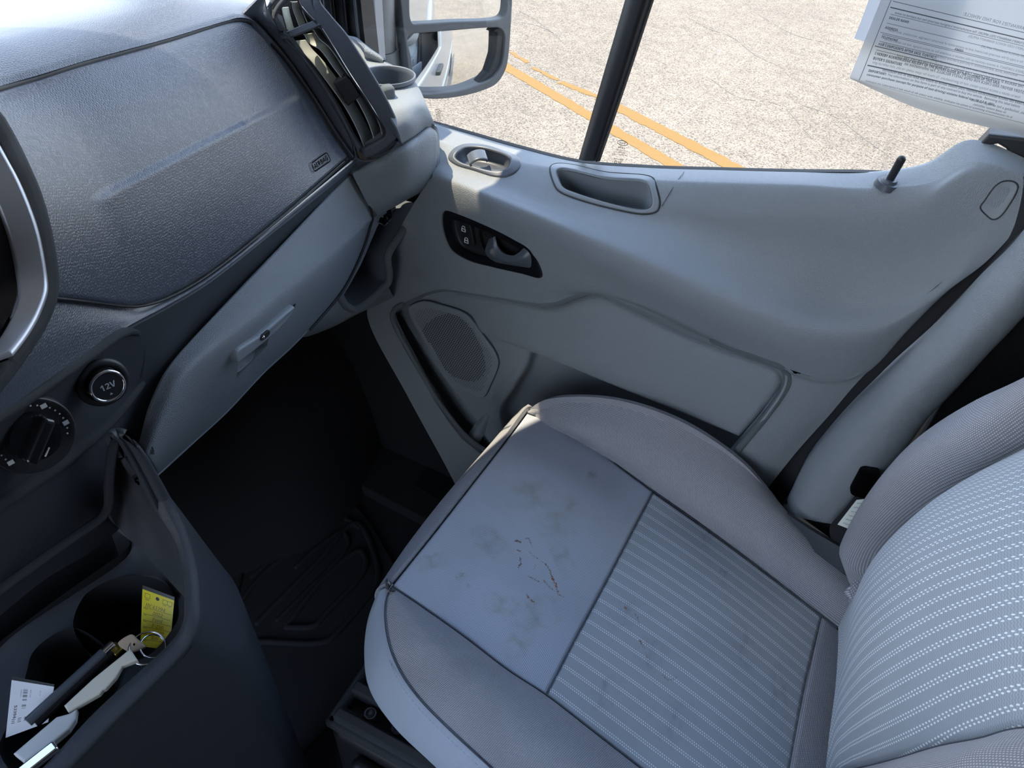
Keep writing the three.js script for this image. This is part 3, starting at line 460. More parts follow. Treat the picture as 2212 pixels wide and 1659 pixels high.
// lock pin, blanking cover, seams, glass run and divider post
{ const q = onDoor(1918, 396, 0), d = V(-0.10, 1, 0.12).normalize(), up = (k) => q.clone().addScaledVector(d, k); const lp = add('lock_pin', [cyl(q, up(0.030), 0.0042, 0.0046), new THREE.SphereGeometry(0.0046, 16, 10).translate(...up(0.030).toArray())], M.dark, door); add('grommet', [cyl(up(-0.004), up(0.003), 0.014, 0.0125), cyl(up(0.003), up(0.006), 0.009, 0.0075)], M.satin, lp); }
{
  const covPx = [2128, 432, 2150, 402, 2166, 392, 2188, 392, 2198, 400, 2194, 418, 2160, 468, 2145, 474, 2130, 464, 2118, 448];
  add('blanking_cover', rimSheet(onD(0.0008, ...covPx), shrink(onD(0.0008, ...covPx), 0.02), { nv: 12, roll: 0.0015, thick: 0.002, edges: 't' }), M.lightSmooth, door);
  add('cover_groove', tube(onD(0.0002, ...covPx), 0.0008, { closed: true, n: 100 }), M.dark, door);
  add('panel_seam', tube(onD(0.0006, 1477, 372, 1468, 385, 1450, 412, 1430, 445), 0.0005, { n: 30 }), M.satin, door);
}
struct('trim_5', [sheet(ruled(T3('x', 900, 250, .916, 1030, 287, .916, 1130, 315, .916, 1250, 344, .916, 1400, 356, .916, 1560, 361, .916, 1720, 365, .916, 1850, 366, .916, 1905, 368, .916), T3('x', 900, 257, .902, 1030, 293, .902, 1130, 321, .902, 1250, 350, .902, 1400, 362, .902, 1560, 367, .902, 1720, 371, .902, 1850, 372, .902, 1905, 373, .902)), { nu: 60, nv: 4, thick: 0.008 })], M.rubber).userData.label = 'black rubber glass run along the door sill';
{
  const post = loft([[at(1250, 344, 'x', .902), at(1262, 347, 'x', .889), at(1280, 348, 'x', .888), at(1296, 349, 'x', .902)], [at(1300, 172, 'x', .896), at(1315, 172, 'x', .883), at(1336, 174, 'x', .882), at(1356, 174, 'x', .896)], [at(1350, 0, 'x', .889), at(1366, 0, 'x', .876), at(1390, 0, 'x', .875), at(1413, 0, 'x', .889)], [at(1440, -320, 'x', .873), at(1460, -320, 'x', .86), at(1490, -320, 'x', .859), at(1520, -320, 'x', .873)], [at(1530, -640, 'x', .852), at(1552, -640, 'x', .840), at(1590, -640, 'x', .839), at(1625, -640, 'x', .852)]]);
  const p = struct('trim_6', sheet(post, { nu: 16, nv: 40, thick: 0.008 }), M.dark); p.userData.label = 'black upright bar between quarter light and main door window';
  add('seal', tube([at(1289, 346, 'x', .889), at(1348, 174, 'x', .883), at(1405, 0, 'x', .876), at(1510, -320, 'x', .862)], 0.0022), M.rubber, p);
}
{ // door glass
  const q = (z0, z1, y0a, y0b, y1) => (u, v) => { const yb = y0a + (y0b - y0a) * u, y = y1 + (yb - y1) * v; return V(GX(y) + 0.001, y, z0 + (z1 - z0) * u + (1 - v) * 0.02); };
  struct('window_2', sheet(q(-0.80, -0.355, 0.76, 0.785, 1.48), { thick: 0, nu: 8, nv: 8 }), M.glass).userData.label = 'small fixed quarter light behind the door mirror';
  struct('window_3', sheet(q(-0.355, 0.15, 0.785, 0.87, 1.48), { thick: 0, nu: 8, nv: 8 }), M.glass).userData.label = 'main passenger door window beside the notice';
}
{ // etched maker's marks on the glass, read backwards from inside
  const marks = (big) => canvasTex(256, 256, (g) => {
    g.clearRect(0, 0, 256, 256); g.fillStyle = g.strokeStyle = '#1c1a18'; g.translate(256, 0); g.scale(-1, 1); g.lineWidth = 6; g.beginPath(); g.ellipse(128, 34, 58, 24, 0, 0, 7); g.stroke();
    g.font = 'italic bold 28px serif'; g.textAlign = 'center'; g.fillText('Ford', 128, 43); g.font = 'bold 26px sans-serif'; g.fillText('Carlite', 128, 92);
    g.font = 'bold 17px sans-serif'; ['M SOLAR-AS1', 'TEMPERED AS2', 'DOT17A M477S 5.8MM', 'o        o', 'SHAB A1410 A'].forEach((t, i) => g.fillText(t, 128, 116 + 24 * i)); if (big) { g.font = 'bold 34px sans-serif'; g.fillText('RP ZI', 128, 250); }
  });
  const ink = (t) => new THREE.MeshStandardMaterial({ map: t, transparent: true, roughness: 0.8 });
  const mk = (big, ...c) => { const [a, b, d, e] = [[c[0], c[1]], [c[2], c[3]], [c[4], c[5]], [c[6], c[7]]].map(([x, y]) => at(x, y, 'x', .898)); return sheet((u, v) => lerpV(lerpV(a, b, u), lerpV(d, e, u), v), { nu: 4, nv: 4, thick: 0, unit: true }); };
  const k1 = add('glass_marking', mk(true, 1323, 296, 1370, 308, 1310, 352, 1358, 356), ink(marks(true)), scene.getObjectByName('window_3'));
  add('glass_marking', mk(false, 932, 232, 960, 238, 932, 272, 962, 279), ink(marks(false)), scene.getObjectByName('window_2'));
}
// B-pillar trim, door seal and the dark lining behind
{
  const inner = T3('x', 2300, 400, .80, 2212, 522, .80, 2182, 558, .80, 2116, 621, .80, 2061, 680, .80, 2006, 735, .80, 1929, 803, .80, 1877, 853, .80, 1835, 894, .80, 1780, 955, .80, 1738, 1010, .80, 1702, 1082, .80, 1690, 1105, .80);
  const mid = T3('x', 2320, 470, .775, 2240, 575, .775, 2200, 620, .775, 2150, 675, .775, 2095, 730, .775, 2040, 785, .775, 1975, 845, .775, 1920, 895, .775, 1875, 945, .775, 1822, 1000, .775, 1780, 1050, .775, 1740, 1095, .775, 1735, 1120, .775);
  const outer = T3('x', 2360, 520, .79, 2280, 610, .79, 2212, 683, .79, 2170, 728, .79, 2134, 764, .79, 2090, 812, .79, 2046, 859, .79, 2000, 905, .79, 1960, 960, .79, 1910, 1020, .79, 1870, 1065, .79, 1830, 1110, .79, 1820, 1130, .79);
  const bp = struct('trim_7', sheet(loft([inner.map((p) => p.clone().add(V(0.03, 0, 0))), inner, mid, outer, outer.map((p) => p.clone().add(V(0.05, 0, 0.004)))]), { nu: 60, nv: 24, thick: 0.006 }), M.light); bp.userData.label = 'smooth grey door pillar trim behind the passenger door';
  const sealA = T3('x',  2300, 350, .862, 2232, 440, .862, 2184, 514, .862, 2136, 562, .858, 2081, 608, .856, 2022, 650, .856, 1989, 687, .856, 1916, 764, .856, 1870, 805, .856, 1796, 894, .856, 1754, 938, .856, 1713, 988, .856, 1674, 1043, .856, 1640, 1100, .856).map((p) => p.clone().add(V(0.004, 0, -0.022)));
  const sealB = T3('x', 2340, 430, .83, 2250, 520, .83, 2200, 565, .83, 2140, 628, .83, 2080, 688, .83, 2025, 742, .83, 1990, 780, .83, 1945, 815, .83, 1895, 862, .83, 1845, 912, .83, 1798, 962, .83, 1755, 1015, .83, 1718, 1085, .83, 1700, 1130, .83);
  struct('trim_8', sheet(ruled(sealA, sealB), { nu: 60, nv: 6, thick: 0.01 }), M.rubber).userData.label = 'black rubber door seal between door and pillar';
  const sealMid = T3('x', 2214, 505, .846, 2182, 540, .842, 2120, 605, .84, 2060, 668, .84, 2010, 722, .84, 1960, 770, .84, 1900, 822, .84);
  struct('trim_9', tube(sealMid, 0.0055, { n: 60 }), M.dark).userData.label = 'bulb of the black door seal';
  const cloth = dataTex(64, (x, y) => clampB(70 + 150 * (((x >> 3) + (y >> 3)) & 1) * (0.6 + 0.4 * Math.sin(x * 0.8))), false);
  struct('wall_side', slab(0.84, 0.86, 0.0, 1.5, 0.16, 0.95, 0.003), std([0.010, 0.010, 0.011], 0.95, { bumpMap: rep(cloth, 0.012), bumpScale: 0.001, name: 'black woven lining' })).userData.label = 'black woven lining behind the seat';
  struct('trim_10', [plate(T3('x', 1690, 1085, .80, 1760, 1082, .79, 1830, 1105, .785, 1900, 1140, .78, 1860, 1240, .76, 1800, 1170, .78, 1730, 1110, .80), { smooth: false, thick: 0.02, bevel: 0.002 })], M.dark).userData.label = 'black sill plate under the door pillar';
}
// ---------------------------------------------------------------- dashboard
const dash = thing('dashboard', 'charcoal and grey dashboard with airbag cover, side air vent and glovebox on the passenger side', 'dashboard');
{
  // top pad: from the groove over the airbag cover forward to the windscreen
  const groove = T3('z', -260, 262, -.53, -130, 226, -.57, 0, 186, -.605, 100, 157, -.62, 181, 132, -.632, 362, 83, -.655, 488, 45, -.672, 520, 38, -.676, 545, 44, -.676, 566, 62, -.672, 590, 90, -.667);
  const padRows = [groove, groove.map((p, i) => p.clone().add(V(-0.0, 0.004, -0.006))), groove.map((p, i) => V(p.x + 0.005 + 0.11 * (i / 10) ** 4, p.y + 0.018 - 0.035 * (i / 10) ** 4, p.z - 0.05)), groove.map((p, i) => V(0.20 + (i / 10) * 0.66, 1.02 - 0.09 * (i / 10) ** 2, -0.86)), groove.map((p, i) => V(0.18 + (i / 10) * 0.68, 1.0 - 0.09 * (i / 10) ** 2, -1.02)), groove.map((p, i) => V(0.15 + (i / 10) * 0.72, 0.96 - 0.06 * (i / 10) ** 2, -1.25))];
  add('top_pad', sheet(loft(padRows), { nu: 80, nv: 60, thick: 0.006 }), M.dash, dash);
  // airbag cover with its tear line pressed in
  const top = crv(T3('z', -260, 268, -.53, -130, 232, -.57, 0, 192, -.605, 181, 137, -.632, 362, 88, -.655, 488, 50, -.672, 517, 46, -.676));
  const right = crv(T3('z', 517, 46, -.676, 541, 52, -.676, 560, 70, -.672, 610, 124, -.660, 664, 200, -.642, 717, 286, -.618, 754, 338, -.600));
  const bot = crv(T3('z', -60, 620, -.42, 20, 630, -.46, 106, 639, -.495, 190, 648, -.51, 271, 658, -.522, 298, 658, -.526, 325, 653, -.529, 353, 644, -.532, 434, 601, -.541, 600, 472, -.568, 754, 338, -.600));
  const left = crv([top.getPoint(0), at(-160, 450, 'z', -.47), bot.getPoint(0)]);
  const a0 = at(160, 450, 'z', -.555), a1 = at(632, 212, 'z', -.645), cd = a1.clone().sub(a0), cl = cd.length(); cd.normalize();
  const crease = (u, v, p) => { const q = p.clone().sub(a0), t = q.dot(cd), d = q.addScaledVector(cd, -t), s = d.y - d.z * 0.4; const w = Math.max(0, Math.min(1, t / 0.02, (cl - t) / 0.012)); const k = Math.min(1, Math.max(0, 0.5 - s / 0.008)), st = k * k * (3 - 2 * k); return w * 0.0036 * st * Math.exp(Math.min(0, s) / 0.028); };
  add('airbag_cover', sheet(coons(top, bot, left, right), { nu: 130, nv: 120, thick: 0.006, roll: 0.004, bulge: 0.022, power: 2, disp: crease }), M.dash, dash);
  add('cover_groove', tube(shift([...T3('z', -130, 229, -.575, 0, 189, -.61, 181, 134, -.637, 362, 85, -.66, 488, 47, -.677, 518, 42, -.681, 545, 48, -.681, 564, 66, -.677, 612, 121, -.665, 667, 198, -.647, 721, 284, -.623, 758, 337, -.605)], V(0, -0.001, 0)), 0.0046, { n: 140 }), M.dark, dash);
  add('seam', tube(T3('z', 756, 341, -.603, 600, 476, -.572, 434, 605, -.545, 353, 648, -.536, 325, 657, -.533, 298, 662, -.530, 271, 662, -.526, 190, 652, -.514, 106, 643, -.499), 0.0014, { n: 100 }), M.dark, dash);
  // embossed airbag lettering in its frame
  const wr = canvasTex(256, 96, (g) => { g.clearRect(0, 0, 256, 96); g.strokeStyle = g.fillStyle = '#020203'; g.lineWidth = 9; g.beginPath(); g.roundRect(8, 8, 240, 80, 22); g.stroke(); g.font = 'bold 56px sans-serif'; g.textAlign = 'center'; g.fillText('AIRBAG', 128, 69, 214); });
  // the four corners of the badge
  const fnA = coons(top, bot, left, right), face = (px, py) => { // the point of the cover seen at a pixel
    let best = null, bd = 1e9; const d = dir(px, py).normalize();
    for (let it = 0, cu = 0.85, cv = 0.85, w = 0.3; it < 7; it++, w *= 0.35) {
      let nu = cu, nv = cv;
      for (let i = -5; i <= 5; i++) for (let j = -5; j <= 5; j++) {
        const u = Math.min(1, Math.max(0, cu + i * w / 5)), v = Math.min(1, Math.max(0, cv + j * w / 5)), n = fnA(Math.min(1, u + 0.01), v).sub(fnA(u - 0.01, v)).cross(fnA(u, Math.min(1, v + 0.01)).sub(fnA(u, v - 0.01))).normalize(), p = fnA(u, v);
        if (n.dot(EYE.clone().sub(p)) < 0) n.negate();
        p.addScaledVector(n, 0.022 * (1 - (2 * u - 1) ** 2) * (1 - (2 * v - 1) ** 2) + 0.0026);
        const q = p.clone().sub(EYE), e = q.addScaledVector(d, -q.dot(d)).length(); if (e < bd) { bd = e; best = p; nu = u; nv = v; }
      } cu = nu; cv = nv;
    }
    return best;
  };
  const gridP = [0, 1, 2, 3].map((j) => [0, 1, 2, 3, 4].map((i) => { const a = [671, 352], b = [706, 326], c = [679, 374], d = [717, 348], u = i / 4, v = j / 3; return face((a[0] * (1 - u) + b[0] * u) * (1 - v) + (c[0] * (1 - u) + d[0] * u) * v, (a[1] * (1 - u) + b[1] * u) * (1 - v) + (c[1] * (1 - u) + d[1] * u) * v); }));
  const bump = loft(gridP);
  add('airbag_lettering', sheet(bump, { nu: 6, nv: 6, thick: 0, unit: true }), new THREE.MeshPhysicalMaterial({ map: wr, transparent: true, roughness: 1, specularIntensity: 0.05 }), dash);
}
{
  // trim band under the cover, centre face and console front
  const s = T3('z', 762, 345, -.607, 600, 478, -.576, 434, 607, -.549, 353, 650, -.540, 298, 664, -.534, 190, 654, -.518, 106, 645, -.503, 20, 700, -.475, -60, 790, -.45);
  const f = T3('z', 770, 352, -.603, 608, 482, -.570, 447, 608, -.540, 360, 660, -.528, 271, 708, -.515, 200, 755, -.500, 136, 798, -.485, 50, 858, -.465, -60, 935, -.44);
  add('trim_band', sheet(loft([s, s.map((p, i) => lerpV(p, f[i], 0.5).add(V(0, 0.002, 0.002))), f]), { nu: 90, nv: 14, thick: 0.006 }), M.dash, dash);
  const f2 = f.map((p) => p.clone().add(V(0, -0.003, 0.0005)));
  const b1 = T3('z', 766, 366, -.612, 585, 535, -.584, 425, 690, -.560, 350, 775, -.545, 265, 800, -.530, 190, 830, -.512, 120, 872, -.495, 40, 925, -.475, -60, 990, -.455);
  const b2 = T3('z', 764, 380, -.616, 560, 590, -.592, 412, 742, -.572, 330, 860, -.562, 270, 905, -.545, 190, 950, -.525, 130, 990, -.508, 40, 1060, -.485, -60, 1130, -.465);
  const b3 = T3('z', 762, 386, -.62, 550, 605, -.60, 400, 760, -.59, 300, 985, -.580, 250, 1050, -.556, 190, 1090, -.535, 120, 1130, -.52, 20, 1200, -.50, -60, 1260, -.48);
  const b4 = T3('z', 762, 390, -.63, 550, 612, -.61, 398, 775, -.60, 330, 1060, -.590, 270, 1130, -.560, 200, 1190, -.54, 100, 1250, -.525, 0, 1330, -.51, -80, 1400, -.49);
  const facefn = loft([f2, b1, b2, b3, b4]);
  add('centre_face', sheet(facefn, { nu: 90, nv: 60, thick: 0.006 }), M.dashFine, dash);
  // raised lower border of the control panel
  add('face_ridge', tube(T3('z', 300, 830, -.548, 262, 880, -.542, 215, 930, -.530, 150, 985, -.510, 70, 1042, -.488, -20, 1100, -.468), 0.006, { n: 50 }), M.dashFine, dash);
  add('panel_edge', tube(T3('z', -20, 912, -.452, 80, 846, -.474, 190, 770, -.498, 258, 722, -.512, 280, 715, -.520, 298, 722, -.530, 306, 760, -.538, 300, 810, -.545), 0.0045, { n: 60 }), M.dashFine, dash);
  // 12 V socket
  const o = at(222, 826, 'z', -.497), nrm = V(-0.22, 0.18, 0.95).normalize(), so = add('power_socket', cyl(o.clone().addScaledVector(nrm, -0.02), o.clone().addScaledVector(nrm, 0.010), 0.0128, 0.0128, 40), M.dark, dash);
  const q = new THREE.Quaternion().setFromUnitVectors(Z1, nrm);
  add('socket_ring', new THREE.TorusGeometry(0.0128, 0.0013, 10, 48).applyQuaternion(q).translate(...o.clone().addScaledVector(nrm, 0.010).toArray()), M.chrome, so);
  add('socket_hollow', new THREE.TorusGeometry(0.0172, 0.0036, 10, 48).applyQuaternion(q).translate(...o.clone().addScaledVector(nrm, 0.0).toArray()), M.dark, so);
  const txt = canvasTex(256, 256, (g) => { g.clearRect(0, 0, 256, 256); g.fillStyle = '#c9d3d8'; g.font = 'bold 74px sans-serif'; g.textAlign = 'center'; g.fillText('12V', 128, 150); g.beginPath(); g.moveTo(128, 186); g.lineTo(142, 208); g.lineTo(114, 208); g.fill(); });
  const exx = V(1, -0.02, 0.235).normalize(), ex = exx.addScaledVector(nrm, -exx.dot(nrm)).normalize(), ey = nrm.clone().cross(ex), oc = o.clone().addScaledVector(nrm, 0.0106);
  add('socket_lettering', sheet((u, v) => oc.clone().addScaledVector(ex, (u - 0.5) * 0.025).addScaledVector(ey, (0.5 - v) * 0.025), { nu: 2, nv: 2, thick: 0, unit: true }), new THREE.MeshStandardMaterial({ map: txt, transparent: true, roughness: 0.6 }), so);
  // airflow dial
  const dn = V(-0.16, 0.26, 0.95).normalize(), d0 = at(66, 938, 'z', -.471), dq = new THREE.Quaternion().setFromUnitVectors(Y1, dn);
  const dial = add('airflow_dial', new THREE.LatheGeometry([[0, 0.004], [0.0255, 0.004], [0.027, 0.006], [0.0285, 0.004], [0.029, -0.01]].map((p) => new THREE.Vector2(...p)), 48).applyQuaternion(dq).translate(...d0.toArray()), M.dark, dash);
  const dex = V(1, 0, 0.17).normalize(), dx = dex.addScaledVector(dn, -dex.dot(dn)).normalize(), dy = dn.clone().cross(dx);
  add('dial_knob', [cyl(d0.clone().addScaledVector(dn, 0.002), d0.clone().addScaledVector(dn, 0.012), 0.0185, 0.0165, 40)], M.gloss, dial);
  const gx = dx.clone().multiplyScalar(Math.cos(0.75)).addScaledVector(dy, Math.sin(0.75)), gy = dn.clone().cross(gx);
  add('dial_grip', boxAt(d0.clone().addScaledVector(dn, 0.016), gx, gy, dn, 0.034, 0.009, 0.012, 0.003), M.gloss, dial);
  add('pointer', boxAt(d0.clone().addScaledVector(dn, 0.0125).addScaledVector(dy, -0.0125).addScaledVector(dx, 0.001), gx, gy, dn, 0.007, 0.0012, 0.001, 0.0004), M.white, dial);
  for (let i = 0; i < 23; i++) { const a = -0.5 + i / 22 * 4.1, big = i % 5 === 2; add(big ? 'dial_symbol' : 'dial_tick', boxAt(d0.clone().addScaledVector(dn, 0.0046).addScaledVector(dx, 0.0225 * Math.cos(a)).addScaledVector(dy, 0.0225 * Math.sin(a)), dx, dy, dn, big ? 0.0042 : 0.0012, big ? 0.0034 : 0.0012, 0.0006, 0.0003), M.white, dial); }
  // display surround at the edge of the picture
  const rg = T3('z', -40, 270, -.50, -12, 318, -.495, 16, 375, -.485, 40, 430, -.478, 58, 490, -.470, 72, 560, -.462, 78, 612, -.456, 74, 650, -.450, 56, 695, -.443, 28, 738, -.434, -10, 790, -.424, -60, 850, -.41);
  add('display_surround', tube(shift(rg, V(0.004, 0, -0.003)), 0.0115, { n: 80, m: 14 }), M.dashFine, dash);
  const r2 = T3('z', -66, 285, -.495, -38, 335, -.488, -8, 390, -.478, 16, 445, -.470, 35, 500, -.463, 48, 560, -.456, 54, 608, -.450, 50, 638, -.444, 34, 676, -.437, 8, 718, -.428, -30, 765, -.418);
  add('silver_trim', sheet(ruled(r2.map((p) => p.clone().add(V(0.0085, 0.0, 0.010))), r2.map((p) => p.clone().add(V(-0.008, 0.0, 0.004)))), { nu: 60, nv: 8, thick: 0.006, roll: 0.003 }), M.silver, dash);
  add('display', sheet(ruled(r2.map((p) => p.clone().add(V(-0.006, 0, 0.001))), r2.map((p) => p.clone().add(V(-0.12, 0.0, -0.0)))), { nu: 40, nv: 4, thick: 0.004 }), M.gloss, dash);
}
{
  // light grey knee panel with the glovebox latch
  const r0 = T3('z', 759, 375, -.612, 687, 450, -.596, 620, 520, -.585, 542, 600, -.572, 407, 738, -.552, 378, 770, -.546, 350, 810, -.54, 318, 885, -.535, 297, 957, -.535);
  const r1 = T3('z', 803, 466, -.606, 744, 520, -.590, 695, 560, -.577, 644, 602, -.565, 490, 727, -.538, 440, 768, -.532, 396, 812, -.528, 350, 900, -.525, 315, 985, -.525);
  const r3 = T3('z', 800, 482, -.612, 783, 540, -.610, 762, 586, -.610, 734, 634, -.610, 640, 738, -.605, 573, 800, -.600, 490, 888, -.592, 420, 952, -.585, 339, 1026, -.575);
  const r1b = r1.map((p, i) => lerpV(p, r3[i], 0.07).add(V(0, 0, 0.0035))), r1a = r1.map((p, i) => lerpV(p, r0[i], 0.07).add(V(0, 0.002, 0.001)));
  const r4 = r3.map((p) => p.clone().add(V(-0.01, -0.03, -0.08)));
  let g = sheet(loft([r0, r1a, r1b, r3]), { nu: 90, nv: 70, thick: 0.008, roll: 0.003, edges: 'lrt' });
  const slot = T2('z', -.585, 478, 742, 528, 712, 608, 648, 616, 646, 614, 657, 590, 700, 556, 722, 560, 740, 512, 792, 494, 808, 488, 800, 478, 765);
  g = cutOut(g, prism(slot, 0.09, 0.03));
  const kp = add('knee_panel', g, M.light, dash);
  add('panel_underside', sheet(ruled(r3.map((p) => p.clone().add(V(0, 0.001, -0.004))), r4), { nu: 40, nv: 8, thick: 0.006 }), M.lightSmooth, dash);
  const sb = basisOf(slot), well = slot.map((p) => p.clone().addScaledVector(sb.n, 0.004));
  const fl = loft([T3('z', 470, 738, -.568, 520, 706, -.574, 620, 636, -.585), T3('z', 486, 780, -.578, 545, 738, -.588, 622, 660, -.595), T3('z', 490, 815, -.566, 520, 800, -.570, 600, 720, -.588)]);
  add('latch_recess', sheet(fl, { nu: 20, nv: 20, thick: 0.006 }), M.light, kp);
  const lat = T3('z', 482, 746, -.556, 530, 716, -.561, 604, 654, -.572, 609, 652, -.573, 606, 662, -.573, 585, 690, -.571, 545, 727, -.565, 492, 768, -.558, 484, 772, -.557, 478, 760, -.556);
  const lt = add('glovebox_latch', plate(lat, { thick: 0.012, bevel: 0.003, lift: 0.018, seg: 3 }), M.lightSmooth, kp);
  const lb = basisOf(lat), lo = at(541, 713, 'z', -.5635), ld = at(560, 700, 'z', -.566).sub(at(530, 724, 'z', -.562)).normalize(), le = lb.n.clone().cross(ld).normalize();
  add('keyhole', plate([[-.008, 0], [-.006, -.003], [0, -.0042], [.008, -.0035], [.0095, 0], [.008, .003], [0, .0035], [-.006, .003]].map(([x, y]) => lo.clone().addScaledVector(ld, x).addScaledVector(le, y)), { basis: { ...lb, o: lo }, thick: 0.003, bevel: 0.0005, lift: 0.0192 }), M.dark, lt);
  add('lock_barrel', new THREE.SphereGeometry(0.0022, 14, 10).translate(...lo.clone().addScaledVector(ld, -0.003).addScaledVector(lb.n, 0.0185).toArray()), M.chrome, lt);
  add('seam', tube(T3('z', 760, 377, -.610, 782, 415, -.606, 804, 462, -.602, 805, 472, -.602, 800, 490, -.606, 790, 525, -.606, 764, 586, -.607, 735, 636, -.607, 671, 712, -.605), 0.0018, { n: 80 }), M.dark, dash);
}
{
  // outer end of the dashboard: corner cap, cup holder, storage pocket at the door
  const capRows = [
    T3('z', 761, 370, -.612, 800, 347, -.600, 868, 308, -.572, 900, 288, -.566, 925, 272, -.566, 942, 280, -.570),
    T3('z', 761, 374, -.606, 802, 353, -.588, 869, 316, -.552, 902, 296, -.548, 928, 279, -.549, 943, 286, -.556),
    T3('z', 764, 382, -.604, 805, 364, -.583, 872, 328, -.547, 906, 311, -.543, 934, 297, -.545, 944, 302, -.553),
    T3('z', 785, 424, -.602, 820, 410, -.585, 872, 392, -.560, 908, 378, -.553, 931, 368, -.553, 940, 366, -.560),
    T3('z', 800, 454, -.604, 826, 440, -.590, 862, 425, -.572, 896, 412, -.565, 922, 400, -.562, 934, 396, -.568),
    T3('z', 806, 470, -.612, 822, 462, -.602, 852, 447, -.592, 886, 428, -.585, 914, 414, -.580, 930, 404, -.582),
  ].map((r) => [...r, r[5].clone().add(V(0.006, -0.004, -0.05))]);
  const cap = add('end_cap', sheet(loft(capRows), { nu: 40, nv: 40, thick: 0.006 }), M.light, dash);
  // upper surround of the cup holder: a flat top with a round hole, rolling over to the cap
  const cup = at(836, 171, 'y', .876), R = 0.036;
  const inn = T3('y', 730, 66, .894, 770, 133, .879, 783, 165, .876, 802, 200, .874, 834, 240, .870, 857, 276, .855, 869, 314, .826), m1 = T3('y', 765, 84, .895, 800, 122, .880, 840, 165, .876, 858, 205, .874, 872, 238, .869, 884, 266, .856, 893, 297, .830);
  const m2 = T3('y', 780, 98, .893, 825, 130, .880, 875, 170, .876, 890, 203, .872, 902, 228, .866, 910, 253, .852, 915, 283, .829), sil = T3('y', 788, 110, .89, 835, 134, .879, 884, 161, .874, 905, 190, .868, 922, 228, .858, 934, 256, .841, 942, 284, .817);
  const back = sil.map((p) => p.clone().add(V(0.012, -0.07, -0.008)));
  let topG = sheet(loft([inn, m1, m2, sil, sil.map((p) => p.clone().add(V(0.004, -0.007, -0.002))), back]), { nu: 70, nv: 60, thick: 0.004 });
  topG = cutOut(topG, cyl(cup.clone().add(V(0, -0.2, 0)), cup.clone().add(V(0, 0.2, 0)), R, R, 48));
  add('cup_holder_top', topG, M.light, dash);
  const cw = add('side_cup_holder', new THREE.LatheGeometry([[0, -0.075], [0.029, -0.075], [0.032, -0.07], [0.035, -0.006], [0.0362, 0.000], [0.0378, 0.0012], [0.039, 0.0002], [0.0388, -0.004]].map((p) => new THREE.Vector2(...p)), 56).translate(...cup.clone().add(V(0, 0.005, 0)).toArray()), new THREE.MeshPhysicalMaterial({ ...{}, color: new THREE.Color().setRGB(0.13, 0.15, 0.175), roughness: 0.45, side: THREE.DoubleSide }), dash);
  add('grip_tab', boxAt(at(838, 201, 'y', .878), V(0.8, 0, 0.6), Y1, V(-0.6, 0, 0.8), 0.016, 0.02, 0.018, 0.005), M.light, cw);
  add('seam', tube(T3('z', 868, 313, -.553, 895, 297, -.550, 925, 275, -.552), 0.0009), M.dark, dash);
  // pocket
  const mouth = T3('z', 812, 492, -.612, 823, 480, -.612, 858, 452, -.610, 898, 440, -.606, 880, 480, -.612, 842, 548, -.614, 836, 566, -.616, 838, 590, -.618, 836, 606, -.62, 823, 619, -.622, 780, 654, -.622, 763, 661, -.622, 748, 652, -.62, 739, 637, -.618, 768, 592, -.614, 794, 540, -.612);
  add('end_pocket', rings([mouth, shrink(mouth, 0.96, V(0.005, 0, -0.03)), shrink(mouth, 0.88, V(0.03, -0.005, -0.12)), shrink(mouth, 0.6, V(0.035, -0.01, -0.13))], { n: 90, flip: undefined }), new THREE.MeshPhysicalMaterial({ color: new THREE.Color().setRGB(0.13, 0.148, 0.168), roughness: 0.5, side: THREE.DoubleSide }), dash);
  add('pocket_rim', tube(T3('z', 902, 440, -.602, 880, 482, -.606, 838, 552, -.606, 838, 570, -.607, 841, 590, -.608, 838, 610, -.610, 824, 626, -.612, 782, 661, -.614, 764, 668, -.614, 746, 659, -.612, 735, 641, -.610), 0.0058, { n: 110, m: 12 }), M.light, dash);
  add('pocket_strip', sheet(ruled(T3('z', 807, 470, -.610, 803, 486, -.610, 792, 526, -.610, 768, 586, -.610, 737, 640, -.612), T3('z', 858, 448, -.611, 820, 482, -.611, 810, 503, -.611, 780, 572, -.611, 742, 642, -.613)), { nu: 40, nv: 8, thick: 0.008, roll: 0.003 }), M.light, dash);
  add('pocket_base', sheet(loft([T3('z', 730, 640, -.612, 740, 662, -.612, 764, 675, -.612, 786, 667, -.612, 840, 622, -.61), T3('z', 700, 680, -.62, 712, 690, -.624, 735, 697, -.63, 758, 684, -.63, 850, 640, -.63), T3('z', 665, 716, -.63, 655, 728, -.64, 720, 706, -.65, 785, 672, -.66, 860, 640, -.66)]), { nu: 30, nv: 20, thick: 0.006 }), M.lightSmooth, dash);
  // hidden carcass behind the panels
  add('dash_core', [slab(-0.1, 0.80, 0.56, 0.80, -1.2, -0.68, 0.02), slab(-0.1, 0.30, 0.3, 0.85, -1.2, -0.68, 0.02), slab(-0.88, -0.1, 0.5, 0.93, -1.2, -0.64, 0.03)], M.dark, dash);
}
